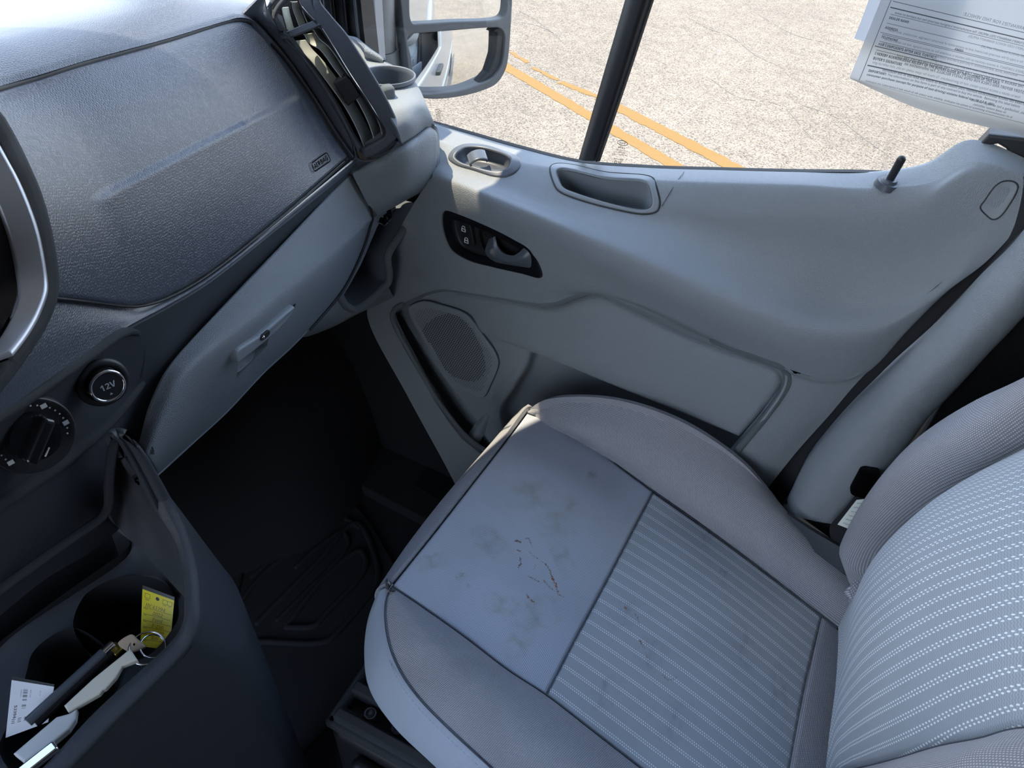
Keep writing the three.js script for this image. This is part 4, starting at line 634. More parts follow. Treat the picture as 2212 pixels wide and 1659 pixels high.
{
  // side air vent
  const zt = (x, y) => { const t = Math.min(1, Math.max(0, y / 340)); return -.672 + 0.066 * t + 0.0005 * Math.max(0, x - 580 - 0.55 * Math.max(0, y)); };
  const P = (...t) => { const o = []; for (let i = 0; i < t.length; i += 2) o.push(at(t[i], t[i + 1], 'z', zt(t[i], t[i + 1]))); return o; };
  const Pd = (dp, ...t) => { const o = []; for (let i = 0; i < t.length; i += 2) o.push(at(t[i], t[i + 1], 'z', zt(t[i], t[i + 1]) - dp)); return o; };
  const leftO = P(640, -90, 600, -35, 580, 0, 574, 25, 585, 45, 622, 79, 677, 168, 728, 249, 757, 306, 764, 340, 763, 372), leftI = P(655, -90, 618, -30, 599, 2, 591, 22, 600, 44, 624, 86, 668, 146, 720, 225, 760, 298, 771, 330, 780, 354);
  const rightI = P(690, -60, 674, 5, 686, 42, 708, 68, 738, 110, 762, 148, 792, 200, 822, 252, 848, 290, 860, 304, 862, 314), rightO = P(720, -60, 690, 0, 712, 33, 747, 74, 785, 131, 818, 184, 842, 228, 860, 268, 868, 294, 869, 308, 868, 315);
  const v0 = add('vent_housing', [sheet(ruled(leftO, leftI), { nu: 70, nv: 8, thick: 0.004, roll: 0.004 }), sheet(ruled(rightI, rightO), { nu: 70, nv: 8, thick: 0.004, roll: 0.003 })], M.vent, dash);
  add('vent_border', sheet(ruled(T3('z', 520, 36, -.684, 548, 42, -.684, 568, 64, -.680, 612, 119, -.668, 668, 196, -.650, 722, 282, -.626, 759, 336, -.608, 762, 376, -.604), P(575, -20, 572, 0, 576, 26, 590, 50, 624, 82, 678, 169, 729, 250, 758, 306, 766, 374)), { nu: 60, nv: 4, thick: 0.003 }), M.vent, dash);
  add('vent_foot', sheet(ruled(P(764, 336, 782, 346, 800, 348, 838, 330, 860, 306), P(759, 377, 786, 363, 812, 349, 848, 329, 870, 316)), { nu: 24, nv: 6, thick: 0.004, roll: 0.002 }), M.vent, v0);
  // satin bezel: rails of the two openings, sill at the bottom, cross bar
  const lrPx = [627, 84, 676, 146, 728, 225, 768, 298, 782, 318], rrPx = [664, -60, 646, 2, 668, 33, 688, 52, 701, 70, 751, 152, 804, 233, 828, 275, 832, 288, 824, 299];
  const lr = P(618, 83, 666, 147, 718, 226, 757, 299, 772, 330), lr2 = P(...lrPx);
  const rr = P(664, -60, 646, 2, 668, 33, 688, 52, 701, 70, 751, 152, 804, 233, 828, 275, 832, 288, 824, 299), rr2 = P(692, -60, 676, 3, 692, 36, 714, 64, 732, 88, 770, 148, 822, 240, 848, 282, 856, 298, 852, 306);
  add('vent_bezel', [sheet(ruled(lr, lr2), { nu: 60, nv: 5, thick: 0.004, roll: 0.0025 }), sheet(ruled(rr, rr2), { nu: 60, nv: 6, thick: 0.005, roll: 0.003 }), sheet(ruled(P(782, 322, 800, 313, 822, 300, 834, 290), P(786, 346, 806, 340, 838, 320, 856, 302)), { nu: 20, nv: 8, thick: 0.02, roll: 0.004 }), tube(Pd(-.001, 655, -60, 620, -6, 602, 16, 593, 34, 601, 50, 616, 74), 0.0034), sheet(ruled(Pd(.001, 612, 70, 640, 58, 680, 42), Pd(-.001, 622, 84, 656, 70, 696, 54)), { nu: 16, nv: 8, thick: 0.006, roll: 0.002 })], M.vent, v0);
  add('vent_duct', sheet(ruled(Pd(.055, 580, -10, 592, 40, 632, 110, 692, 200, 762, 310, 796, 345), Pd(.055, 690, -20, 690, 30, 730, 90, 780, 160, 830, 240, 870, 310)), { nu: 30, nv: 6, thick: 0.004 }), M.dark, v0);
  add('duct_wall', [sheet(ruled(lr2, Pd(0.055, ...lrPx.map((x, i) => i & 1 ? x : x - 5))), { nu: 40, nv: 4, thick: 0.002 }), sheet(ruled(rr, Pd(0.055, ...rrPx.map((x, i) => i & 1 ? x : x + 6))), { nu: 40, nv: 4, thick: 0.002 })], M.dark, v0);
  const blade = std([0.62, 0.65, 0.61], 0.6, { name: 'grey green vane plastic' });
  const lines = [[636, 88, 652, 110, 671, 130, 710, 180, 748, 234, 775, 286, 787, 317], [658, 73, 668, 92, 690, 105, 723, 148, 763, 202, 793, 257, 808, 298], [677, 63, 690, 83, 712, 102, 750, 157, 790, 208, 820, 268, 827, 295]];
  lines.forEach((l, q) => {
    const e = Pd(0.003, ...l), d = Pd(0.03, ...l.map((x, i) => i & 1 ? x - 3 : x + [24, 26, 16][q]));
    add('vane', sheet(ruled(e, d), { nu: 40, nv: 10, thick: 0.0018, roll: 0.0009, bulge: 0.002 }), blade, v0);
  });
  for (const l of [[609, 16, 612, 32, 617, 50, 622, 70], [631, 4, 633, 20, 640, 38, 648, 60], [652, 14, 655, 26, 660, 38, 666, 52]]) add('vane', sheet(ruled(Pd(0.006, ...l), Pd(0.03, ...l.map((x, i) => i & 1 ? x - 1 : x + 15))), { nu: 12, nv: 6, thick: 0.0018, roll: 0.0008 }), blade, v0);
  const sl = Pd(0.004, 722, 176, 749, 160, 758, 167, 779, 201, 776, 207, 754, 226, 748, 220);
  add('vane_slider', plate(sl, { smooth: false, thick: 0.014, bevel: 0.002, lift: 0.006 }), M.dark, v0);
}
// ---------------------------------------------------------------- floor, mat, centre console and what lies in it
{
  const hump = loft([[V(0.40, 0.0, -0.86), V(0.52, 0.0, -0.78), V(0.64, 0.0, -0.72), V(0.78, 0.0, -0.735), V(0.92, 0.0, -0.78)], [V(0.42, 0.08, -0.88), V(0.54, 0.09, -0.80), V(0.65, 0.10, -0.745), V(0.78, 0.10, -0.76), V(0.92, 0.09, -0.79)], [V(0.46, 0.26, -0.95), V(0.56, 0.27, -0.88), V(0.68, 0.28, -0.84), V(0.79, 0.28, -0.84), V(0.92, 0.27, -0.85)], [V(0.48, 0.36, -1.1), V(0.58, 0.38, -1.05), V(0.68, 0.38, -1.02), V(0.80, 0.38, -1.0), V(0.92, 0.38, -1.0)], [V(0.48, 0.3, -1.22), V(0.58, 0.3, -1.22), V(0.68, 0.3, -1.22), V(0.8, 0.3, -1.22), V(0.92, 0.3, -1.22)]]);
  const f = scene.getObjectByName('floor');
  add('wheel_hump', sheet(hump, { nu: 40, nv: 40, thick: 0.02 }), M.carpet, f);
  add('sill_step', plate([at(764, 1030, 'y', .025), at(770, 1045, 'y', .025), at(970, 1150, 'y', .025), at(1150, 1250, 'y', .025), at(1150, 1000, 'y', .025), at(980, 950, 'y', .025), at(840, 955, 'y', .025), at(815, 968, 'y', .025)], { thick: 0.025, bevel: 0.006, smooth: false }), M.rubber, f);
  add('step_well', plate(T2('y', .027, 896, 1050, 925, 1000, 960, 970, 1000, 1040, 985, 1100), { thick: 0.003, bevel: 0, smooth: false }), M.dark, f);
  const mat = thing('floor_mat', 'black moulded rubber mat with nested ridges on the passenger floor', 'floor mat');
  add('base', plate(T2('y', .008, 380, 1080, 560, 1000, 720, 1030, 800, 1130, 870, 1250, 850, 1420, 640, 1640, 500, 1800, 380, 1750, 420, 1400), { thick: 0.008, bevel: 0.002, smooth: false }), M.rubber, mat);
  const ridge = (w, ...p) => add('ridge', tube(T2('y', .0085, ...p), w, { n: 50, m: 8 }), M.rubber, mat);
  ridge(.006, 556, 1346, 690, 1210, 770, 1130, 818, 1238, 812, 1265, 730, 1365, 705, 1386, 560, 1386); ridge(.006, 620, 1350, 700, 1250, 778, 1190, 790, 1225, 700, 1330, 680, 1352, 620, 1355); ridge(.005, 640, 1225, 690, 1180, 740, 1150, 752, 1175, 640, 1300, 600, 1340); ridge(.005, 545, 1245, 640, 1160, 740, 1120, 775, 1140); ridge(.005, 500, 1330, 560, 1250, 640, 1180); ridge(.005, 492, 1384, 510, 1290, 530, 1200);
}
const con = thing('centre_console', 'black centre console with upright fin, narrow slot and round cup wells holding keys', 'console');
{
  const rimO = [...T3('z', 241, 945, -.492), ...T3('y', 252, 938, .765, 268, 937, .765, 286, 968, .745, 312, 1010, .715, 346, 1052, .685, 376, 1095, .662, 405, 1160, .642, 422, 1224, .628, 429, 1275, .62, 427, 1345, .612, 415, 1380, .607, 395, 1408, .603, 323, 1482, .60, 220, 1584, .598, 147, 1660, .598, 40, 1770, .598, -80, 1890, .598)];
  const rimI = [...T3('z', 243, 958, -.495), ...T3('y', 250, 950, .752, 256, 955, .745, 268, 985, .735, 284, 1015, .705, 306, 1052, .682, 342, 1110, .660, 378, 1172, .640, 393, 1235, .626, 398, 1290, .618, 396, 1340, .610, 385, 1366, .605, 366, 1390, .601, 312, 1441, .598, 206, 1537, .596, 110, 1640, .596, 0, 1750, .596, -120, 1870, .596)];
  const lo = rimO.map((p, i) => V(p.x + 0.012 + 0.02 * Math.min(1, i / 8), Math.min(0.52, p.y - 0.1), p.z + 0.0)), lo2 = lo.map((p) => V(p.x + 0.01, 0.0, p.z));
  const inLo = rimI.map((p, i) => V(p.x + 0.004, p.y - (i < 8 ? 0.022 : 0.03), p.z - 0.002));
  const mid = rimO.map((p, i) => lerpV(p, rimI[i], 0.5).add(V(0, 0.005, 0)));
  const rimOd = rimO.map((p) => p.clone().add(V(0.003, -0.008, 0)));
  add('rim', sheet(loft([inLo, rimI.map((p) => p.clone().add(V(0.002, -.010, 0))), rimI, mid, rimO, rimOd, lo]), { nu: 120, nv: 60, thick: 0.004, facing: V(0.2, 1.6, 0) }), M.dashFine, con);
  add('side_wall', sheet(ruled(lo, lo2), { nu: 60, nv: 4, thick: 0.004 }), M.dashFine, con);
  add('rim_crease', tube([...T3('y', 412, 1396, .60, 370, 1448, .592, 300, 1520, .588, 220, 1596, .588, 160, 1655, .588, 60, 1750, .588)], 0.0012, { n: 60 }), M.dark, con);
  // tray surface with slot and cup wells cut through it
  const tray = loft([T3('y', -60, 1330, .60, 0, 1300, .60, 100, 1225, .598, 200, 1142, .60, 232, 1116, .605, 260, 1140, .604), T3('y', -60, 1410, .585, 30, 1375, .585, 140, 1275, .585, 246, 1172, .588, 284, 1162, .592, 310, 1182, .598), T3('y', -100, 1560, .575, 60, 1420, .575, 170, 1320, .575, 290, 1220, .578, 330, 1214, .585, 362, 1240, .596), T3('y', -100, 1760, .575, 40, 1600, .575, 180, 1450, .575, 300, 1350, .575, 370, 1320, .58, 402, 1280, .59), T3('y', -100, 1960, .575, 40, 1800, .575, 180, 1620, .575, 300, 1460, .575, 370, 1400, .578, 404, 1350, .585)]);
  let g = sheet(tray, { nu: 60, nv: 60, thick: 0.006 });
  const slot = T2('y', .588, 239, 1146, 262, 1156, 283, 1176, 274, 1189, 262, 1199, 130, 1292, 15, 1378, -80, 1450, -110, 1400, 0, 1324, 110, 1240, 220, 1158);
  const cupA = T2('y', .575, 160, 1345, 172, 1308, 190, 1284, 228, 1260, 272, 1247, 316, 1247, 353, 1260, 378, 1286, 390, 1315, 388, 1345, 368, 1371, 330, 1410, 250, 1440, 190, 1410, 164, 1372), cupB = T2('y', .575, 156, 1359, 110, 1378, 73, 1411, 59, 1455, 40, 1530, 0, 1620, 60, 1680, 160, 1600, 260, 1470, 230, 1400);
  g = cutOut(g, prism(slot, 0.05, 0.05, true)); g = cutOut(g, prism(cupA, 0.06, 0.06, true)); g = cutOut(g, prism(cupB, 0.06, 0.06, true));
  add('tray', g, M.dashFine, con);
  const well = (pts, d, f) => rings([shift(pts, V(0, 0.002, 0)), shrink(pts, 0.985, V(0, -0.006, 0)), shrink(pts, f, V(0, -d, 0)), shrink(pts, f * 0.9, V(0, -d - 0.005, 0))], { n: 72 });
  const dd = new THREE.MeshPhysicalMaterial({ color: new THREE.Color().setRGB(0.012, 0.013, 0.015), roughness: 0.6, side: THREE.DoubleSide });
  add('slot_well', well(slot, 0.05, 0.9), dd, con); add('cup_well', well(cupA, 0.075, 0.9), dd, con); add('cup_well', well(cupB, 0.075, 0.9), dd, con);
  const finEdge = T3('z', 248, 952, -.497, 240, 1000, -.503, 236, 1050, -.510, 234, 1106, -.518), rimIn = T3('y', 258, 958, .742, 284, 1017, .703, 306, 1052, .68, 342, 1112, .658, 378, 1174, .638, 393, 1237, .624, 398, 1290, .616);
  add('fin_face', sheet(coons(finEdge, rimIn, [finEdge[0], rimIn[0]], [finEdge[3], ...T3('y', 262, 1148, .602, 300, 1186, .596, 350, 1238, .594), rimIn[6]]), { nu: 40, nv: 24, thick: 0.003 }), M.dashFine, con);
  add('fin_edge', tube(T3('z', 247, 953, -.495, 239, 1000, -.500, 235, 1050, -.507, 233, 1096, -.514, 222, 1114, -.514, 150, 1166, -.508, 60, 1230, -.500, -30, 1295, -.492), 0.0042, { n: 80 }), M.dashFine, con);
  add('socket_panel', plate(T3('z', -60, 1090, -.512, 60, 1060, -.53, 180, 1000, -.545, 236, 966, -.545, 232, 1100, -.548, 100, 1200, -.548, -60, 1318, -.54), { smooth: false, thick: 0.004, bevel: 0.001 }), M.dark, con);
}
const quad = (o) => (a, b, c, d) => sheet((u, v) => lerpV(lerpV(a, b, u), lerpV(d, c, u), v), { nu: 12, nv: 12, thick: 0.0006, unit: true, ...o });
const printed = (tex, rough = 0.6, ex = {}) => new THREE.MeshPhysicalMaterial({ map: tex, roughness: rough, ...ex });
{ // yellow stock tag
  const tx = canvasTex(384, 700, (g) => {
    g.fillStyle = '#e8d800'; g.fillRect(0, 0, 384, 700); g.fillStyle = '#3d4038'; g.fillRect(0, 0, 384, 44); g.strokeStyle = g.fillStyle = '#2b2b10'; g.lineWidth = 4;
    g.strokeRect(34, 80, 60, 50); g.font = '22px sans-serif'; g.fillText('NEW', 38, 158); g.strokeRect(250, 84, 56, 52); g.strokeRect(306, 84, 56, 52); g.font = '18px sans-serif'; g.fillText('USED', 252, 158); g.fillText('CPO', 318, 158);
    for (let y = 246; y < 690; y += 74) { g.beginPath(); g.moveTo(22, y); g.lineTo(366, y); g.stroke(); }
    g.font = 'bold 15px sans-serif'; ['STOCK', 'YEAR', 'MAKE', 'MODEL', 'COLOR', 'NAME'].forEach((t, i) => g.fillText(t, 26, 264 + 74 * i));
    g.fillStyle = '#5a4a20'; g.font = 'italic 58px serif'; ['HC45394', '2022', 'Ford', 'F-250', '10539', 'Rm'].forEach((t, i) => g.fillText(t, i ? 130 : 40, 234 + 74 * i));
    g.fillStyle = '#14140a'; g.beginPath(); g.arc(186, 100, 22, 0, 7); g.fill();
  });
  const t = thing('key_tag', 'yellow plastic key tag with handwriting standing in the round cup well', 'tag');
  const a = at(308, 1264, 'y', .598), b = at(377, 1290, 'y', .592), c = at(366, 1404, 'y', .560), d = at(303, 1396, 'y', .566);
  add('tag', quad({})(a, b, c, d), printed(tx, 0.35), t);
}
{ // white barcode tag
  const r = rng(77), tx = canvasTex(400, 480, (g) => {
    g.fillStyle = '#c9cbd0'; g.fillRect(0, 0, 400, 480); g.fillStyle = '#1b1d1c'; g.fillRect(0, 0, 400, 26); g.fillStyle = '#333';
    for (let i = 0; i < 36; i++) if (r() > 0.35) g.fillRect(120, 90 + i * 5, 42, 3); g.font = '15px monospace';
    for (let k = 0; k < 3; k++) { g.save(); g.translate(96 + k * 90, 90); g.rotate(Math.PI / 2); g.fillText(['1FDFE4FS', 'HDC31298', 'STK 53'][k], 0, 0); g.restore(); }
    for (let k = 0; k < 6; k++) g.fillRect(40 + k * 58, 345, 34, 5), g.fillRect(40 + k * 58, 360, 28, 5), g.fillRect(40 + k * 58, 375, 32, 5);
    g.font = 'bold 40px sans-serif'; g.save(); g.translate(50, 230); g.rotate(Math.PI / 2); g.fillText('53394', 0, 0); g.restore();
  });
  const t = thing('barcode_tag', 'white paper tag with black bars at the corner of the console tray', 'tag');
  add('tag', quad({})(at(26, 1462, 'y', .60), at(117, 1479, 'y', .598), at(104, 1560, 'y', .577), at(12, 1594, 'y', .575)), printed(tx, 0.7), t);
}
{ // pale strips, pen, key, ring, bright end of a key
  const cream = std([0.62, 0.60, 0.50], 0.6), pale = std([0.52, 0.54, 0.54], 0.5);
  add('plastic_strip', plate(T3('y', 281, 1401, .60, 297, 1425, .598, 264, 1439, .598, 250, 1462, .598, 228, 1487, .597, 222, 1490, .597, 214, 1499, .597, 147, 1538, .597, 138, 1524, .598, 200, 1465, .60), { smooth: false, thick: 0.006, bevel: 0.0015 }), cream).userData = { label: 'long cream plastic strip lying along the console rim', category: 'strip' };
  add('plastic_strip', plate(T3('y', 121, 1548, .597, 150, 1540, .596, 166, 1531, .595, 162, 1553, .595, 148, 1574, .595, 100, 1615, .595, 52, 1646, .596, 28, 1627, .598), { smooth: false, thick: 0.008, bevel: 0.002 }), pale).userData = { label: 'pale grey plastic strip near the chrome end at the console corner', category: 'strip' };
  const pen = thing('pen', 'black pen with silver and gold tip lying across the cup wells', 'pen'), p0 = at(236, 1398, 'y', .592), p1 = at(60, 1560, 'y', .592), d = p1.clone().sub(p0).normalize();
  add('barrel', cyl(p0.clone().addScaledVector(d, 0.006), p1, 0.0044), M.satin, pen);
  add('tip', cyl(p0.clone().addScaledVector(d, -0.004), p0.clone().addScaledVector(d, 0.006), 0.0042, 0.0046), M.chrome, pen);
  const gold = std([0.55, 0.42, 0.10], 0.25, { metalness: 0.9 }), off = at(250, 1402, 'y', .588).sub(p0);
  add('band', boxAt(p0.clone().add(off), d, Y1, d.clone().cross(Y1), 0.009, 0.004, 0.012, 0.001), gold, pen);
  add('black_stem', cyl(p0.clone().add(off).addScaledVector(d, 0.004), p1.clone().add(off), 0.0042), M.gloss, pen);
  const k = thing('key', 'tan plastic key head with a hole beside the yellow tag', 'key');
  add('head', plate(T3('y', 254, 1389, .594, 270, 1375, .596, 284, 1370, .596, 296, 1380, .594, 312, 1396, .592, 300, 1404, .590, 280, 1408, .590, 266, 1402, .592), { thick: 0.004, bevel: 0.0012, holes: [T3('y', 283, 1392, .594, 288, 1386, .594, 294, 1388, .594, 293, 1394, .594, 287, 1398, .594)] }), std([0.45, 0.34, 0.24], 0.5), k);
  const ring = thing('key_ring', 'thin steel split ring joining the yellow tag and the tan key', 'ring');
  add('wire', new THREE.TorusGeometry(0.015, 0.0009, 8, 48).rotateX(1.9).translate(...at(318, 1400, 'y', .588).toArray()), M.chrome, ring);
  add('wire', new THREE.TorusGeometry(0.011, 0.0008, 8, 48).rotateX(2.2).rotateY(0.5).translate(...at(330, 1396, 'y', .584).toArray()), M.chrome, ring);
  add('chrome_key_end', boxAt(at(82, 1642, 'y', .602), at(103, 1628, 'y', .60).sub(at(60, 1662, 'y', .60)).normalize(), Y1, at(103, 1628, 'y', .60).sub(at(60, 1662, 'y', .60)).normalize().cross(Y1), 0.03, 0.006, 0.010, 0.002), M.chrome).userData = { label: 'bright chrome key end beside the rim of the console', category: 'key' };
}
// ---------------------------------------------------------------- passenger seat
const WEAVE = (() => {
  const n = 256, per = 16; // 2 mm dots
  return dataTex(n, (x, y) => {
    const a = (x % per) / per, row = Math.floor(y / per), b = (y % per) / per, s = (row & 1) * 0.5, ax = ((a + s) % 1) - 0.5, by = b - 0.5;
    const dot = Math.exp(-((ax * ax) / 0.075 + (by * by) / 0.05)), v = 0.66 + 0.48 * dot + 0.05 * (hash(x, y) - 0.5), id = hash(Math.floor(x / per + s) % 16, row);
    return [clampB(200 * v + 8 * id), clampB(204 * v + 6 * id), clampB(212 * v + 4 * id)];
  }, true);
})();
const weaveH = (() => { const n = 128, per = 16; return dataTex(n, (x, y) => { const a = (x % per) / per, row = Math.floor(y / per), b = (y % per) / per, ax = ((a + (row & 1) * 0.5) % 1) - 0.5; return clampB(255 * Math.exp(-((ax * ax) / 0.09 + ((b - 0.5) ** 2) / 0.06))); }); })();
// ribbed cloth with double rows of pale stitches
const STRIPE = (px, py, mmx, mmy, step, after) => canvasTex(px, py, (g) => {
  const sx = px / mmx, sy = py / mmy; g.save(); g.scale(sx, sy); g.fillStyle = '#a3a9ae'; g.fillRect(0, 0, mmx, mmy);
  for (let y = 0, j = 0; y < mmy; y += 1.0, j++) for (let x = 0, k = 0; x < mmx; x += 1.5, k++) { g.fillStyle = (k + j) & 1 ? '#979ea5' : '#afb5b9'; g.fillRect(x, y + (k & 1 ? 0.5 : 0), 1.3, 0.55); }
  const n = Math.round(mmx / step), st = mmx / n, m = Math.round(mmy / 4.4), dp = mmy / m; g.fillStyle = '#f2f6f6';
  for (let i = 0; i < n; i++) for (const d of [-1, 1]) for (let k = 0; k <= m; k++) { g.beginPath(); g.ellipse((i + 0.5) * st + d * 1.25, (k + (d > 0 ? 0.5 : 0)) * dp, 0.62, 1.35, 0.3, 0, 7); g.fill(); }
  g.restore(); if (after) after(g, px, py);
});
const fab = (t, th, h = 0.0003, tint = [1, 1, 1]) => new THREE.MeshPhysicalMaterial({ map: t, bumpMap: th, bumpScale: h, roughness: 0.95, color: new THREE.Color().setRGB(...tint), sheen: 0.25, sheenRoughness: 0.6, sheenColor: new THREE.Color(0.8, 0.85, 0.95), vertexColors: true });
const soil = (g, amt, s, seed) => { // uneven wear and dirt of the cloth, in patches
  const p = g.attributes.position, c = new Float32Array(p.count * 3);
  for (let i = 0; i < p.count; i++) {
    const x = p.getX(i) * s + seed, y = p.getZ(i) * s + p.getY(i) * s * 0.7 + seed * 2, n = 0.55 * vnoise(x * 14, y * 14) + 0.3 * vnoise(x * 34, y * 34) + 0.15 * vnoise(x * 80, y * 80), k = 1 - amt * Math.max(0, n - 0.42) * 2;
    const w = vnoise(x * 9 + 50, y * 9 + 50); c.set([k * (1 + 0.05 * (w - 0.5)), k * (1 - 0.01 * w), k * (1 - 0.05 * (w - 0.5) - amt * 0.15 * n)], i * 3);
  }
  g.setAttribute('color', new THREE.BufferAttribute(c, 3)); return g;
};
const cloth = fab(rep(WEAVE, 0.032), rep(weaveH, 0.016)), clothTaupe = fab(rep(WEAVE, 0.032), rep(weaveH, 0.016), 0.0003, [0.94, 0.90, 0.88]);
const plain = fab(rep(PEBBLE, 0.03), rep(PEBBLE, 0.03), 0.00015); plain.map = null; plain.color.setRGB(0.40, 0.46, 0.54);
const seat = thing('passenger_seat', 'grey cloth passenger seat with pale stitched stripes and soiled cushion front', 'seat');
const piping = std([0.07, 0.078, 0.095], 0.9), stitch = std([0.42, 0.47, 0.54], 0.9);
{
  const A = at(845, 1265, 'y', .418), B = at(1138, 890, 'y', .420), Cc = at(1412, 1060, 'y', .392), D = at(1180, 1500, 'y', .392);
  const front = [A, ...T3('y', 930, 1160, .424, 1020, 1045, .425, 1090, 955, .424), B];
  const mid = [D, ...T3('y', 1240, 1385, .386, 1310, 1255, .385, 1370, 1140, .388), Cc];
  const seamL = [A, ...T3('y', 905, 1305, .412, 1000, 1372, .404, 1100, 1448, .397), D], seamR = [B, ...T3('y', 1215, 920, .412, 1290, 970, .405, 1360, 1022, .398), Cc];
  const E1 = at(1778, 1330, 'y', .352), insR = [Cc, ...T3('y', 1490, 1115, .384, 1580, 1180, .374, 1680, 1255, .362), E1];
  const Fp = at(1700, 1700, 'y', .350), insL = [D, ...T3('y', 1290, 1585, .386, 1400, 1670, .380, 1520, 1760, .372, 1640, 1850, .362)];
  const Fl = insL[insL.length - 1], rearS = [Fl, lerpV(Fl, Fp, 0.5), Fp, at(1740, 1490, 'y', .350), E1];
  // the cloth of the two middle panels carries its own marks, set where the photograph shows them
  const marker = (fn, w, h, seed) => {
    const loc = locator(fn, 60, 60), r = rng(seed), xy = (x, y) => { const p = loc(x, y); return [p.u * w, p.v * h]; };
    return {
      blot: (g, x, y, R, a, col = '70,64,58') => { const [cx, cy] = xy(x, y); for (let i = 0; i < 420; i++) { const t = r() * 6.3, e = 0.7 + 0.3 * Math.sin(t * 2 + x), d = R * 1.7 * e * Math.pow(r(), 0.6); g.fillStyle = `rgba(${col},${a * 0.32 * (0.3 + r())})`; g.beginPath(); g.ellipse(cx + d * Math.cos(t) * 1.3, cy + d * Math.sin(t), R * (0.06 + 0.24 * r()), R * (0.06 + 0.22 * r()), r() * 3, 0, 7); g.fill(); } },
      line: (g, pts, rgb, a, lw, dense) => { const P = pts.map(([x, y]) => xy(x, y)); for (let i = 0; i < P.length - 1; i++) { const n = 14; for (let k = 0; k < n; k++) { if (r() > dense) continue; const t = (k + r()) / n; g.fillStyle = `rgba(${rgb},${a * (0.3 + 0.7 * r())})`; g.beginPath(); g.ellipse(P[i][0] + (P[i + 1][0] - P[i][0]) * t + (r() - 0.5) * lw * 1.6, P[i][1] + (P[i + 1][1] - P[i][1]) * t + (r() - 0.5) * lw * 1.6, lw * (0.35 + 0.6 * r()), lw * (0.3 + 0.5 * r()), r() * 3, 0, 7); g.fill(); } } },
    };
  };
  const frontFn = coons(front, mid, seamL, seamR), insFn = coons(mid, rearS, insL, insR);
  const frontTex = canvasTex(2048, 1024, (g, w, h) => {
    const c = document.createElement('canvas'), p = 9; c.width = c.height = p * 2; const q = c.getContext('2d'); q.fillStyle = '#98a0ac'; q.fillRect(0, 0, 18, 18);
    for (const [x, y] of [[4.5, 4.5], [13.5, 4.5], [0, 13.5], [9, 13.5], [18, 13.5]]) { q.fillStyle = '#ccd2da'; q.beginPath(); q.ellipse(x, y, 3.4, 2.9, 0, 0, 7); q.fill(); }
    g.fillStyle = g.createPattern(c, 'repeat'); g.fillRect(0, 0, w, h);
    const m = marker(frontFn, w, h, 9);
    for (const [x, y, R] of [[1150, 1080, 110], [1200, 1140, 100], [1060, 1180, 90], [1278, 1030, 45], [1130, 1060, 70], [1210, 1210, 80], [1150, 1330, 110], [1120, 1390, 80], [930, 1215, 60], [1230, 1100, 60], [990, 1250, 22], [1080, 1310, 70]]) m.blot(g, x, y, R, 0.034);
    m.blot(g, 1276, 1030, 30, 0.05); m.blot(g, 998, 1246, 14, 0.07); m.blot(g, 1010, 1270, 12, 0.05);
    const br = '116,72,44', b2 = '104,82,66';
    m.line(g, [[1109, 1179], [1114, 1178], [1121, 1180]], b2, 0.7, 7, 0.8); m.line(g, [[1131, 1174], [1139, 1173], [1145, 1190]], br, 0.6, 6, 0.7); m.line(g, [[1115, 1197], [1120, 1200]], br, 0.6, 6, 0.9); m.line(g, [[1120, 1212], [1122, 1228], [1117, 1236]], b2, 0.65, 8, 0.8); m.line(g, [[1140, 1201], [1152, 1212], [1164, 1221], [1174, 1226]], br, 0.55, 5, 0.55);
    m.line(g, [[1174, 1226], [1182, 1236], [1188, 1250], [1192, 1260]], br, 0.7, 6, 0.8); m.line(g, [[1188, 1252], [1197, 1268], [1204, 1290]], '138,84,48', 0.75, 9, 0.95); m.line(g, [[1138, 1254], [1150, 1258], [1162, 1264]], b2, 0.6, 6, 0.7); m.line(g, [[1172, 1262], [1182, 1272], [1196, 1284]], b2, 0.5, 7, 0.6); m.line(g, [[1136, 1292], [1141, 1300], [1152, 1308]], br, 0.55, 7, 0.7); m.line(g, [[1150, 1240], [1155, 1228]], b2, 0.5, 5, 0.5); m.line(g, [[1205, 1290], [1218, 1294]], b2, 0.5, 6, 0.5);
  });
  const fg = sheet(frontFn, { nu: 60, nv: 50, thick: 0.01, roll: 0.006, bulge: 0.012, unit: true });
  const fm = new THREE.MeshPhysicalMaterial({ map: frontTex, roughness: 0.95, sheen: 0.25, sheenRoughness: 0.6, sheenColor: new THREE.Color(0.8, 0.85, 0.95), vertexColors: true });
  add('cushion_front', soil(fg, 0.12, 1, 3), fm, seat);
  const insTex = STRIPE(1536, 2048, 310, 440, 15.5, (g, w, h) => {
    const m = marker(insFn, w, h, 4);
    for (const [x, y, R] of [[1520, 1170, 60], [1540, 1150, 40], [1350, 1330, 90], [1400, 1420, 90], [1300, 1500, 100], [1450, 1560, 120], [1600, 1400, 90], [1680, 1500, 100], [1560, 1240, 60]]) m.blot(g, x, y, R, 0.035, '84,78,66');
    m.line(g, [[1347, 1315], [1352, 1320]], '120,70,40', 0.6, 7, 0.9); m.line(g, [[1366, 1330], [1374, 1340], [1378, 1360]], '96,70,52', 0.5, 6, 0.5); m.line(g, [[1378, 1392], [1384, 1400], [1394, 1428]], '96,60,40', 0.65, 7, 0.7); m.line(g, [[1420, 1462], [1440, 1478], [1456, 1470]], '110,66,40', 0.55, 6, 0.6); m.line(g, [[1600, 1392], [1630, 1400], [1650, 1420]], '80,70,60', 0.35, 5, 0.4);
  });
  const insM = new THREE.MeshPhysicalMaterial({ map: insTex, roughness: 0.95, sheen: 0.25, sheenRoughness: 0.6, sheenColor: new THREE.Color(0.8, 0.85, 0.95), vertexColors: true });
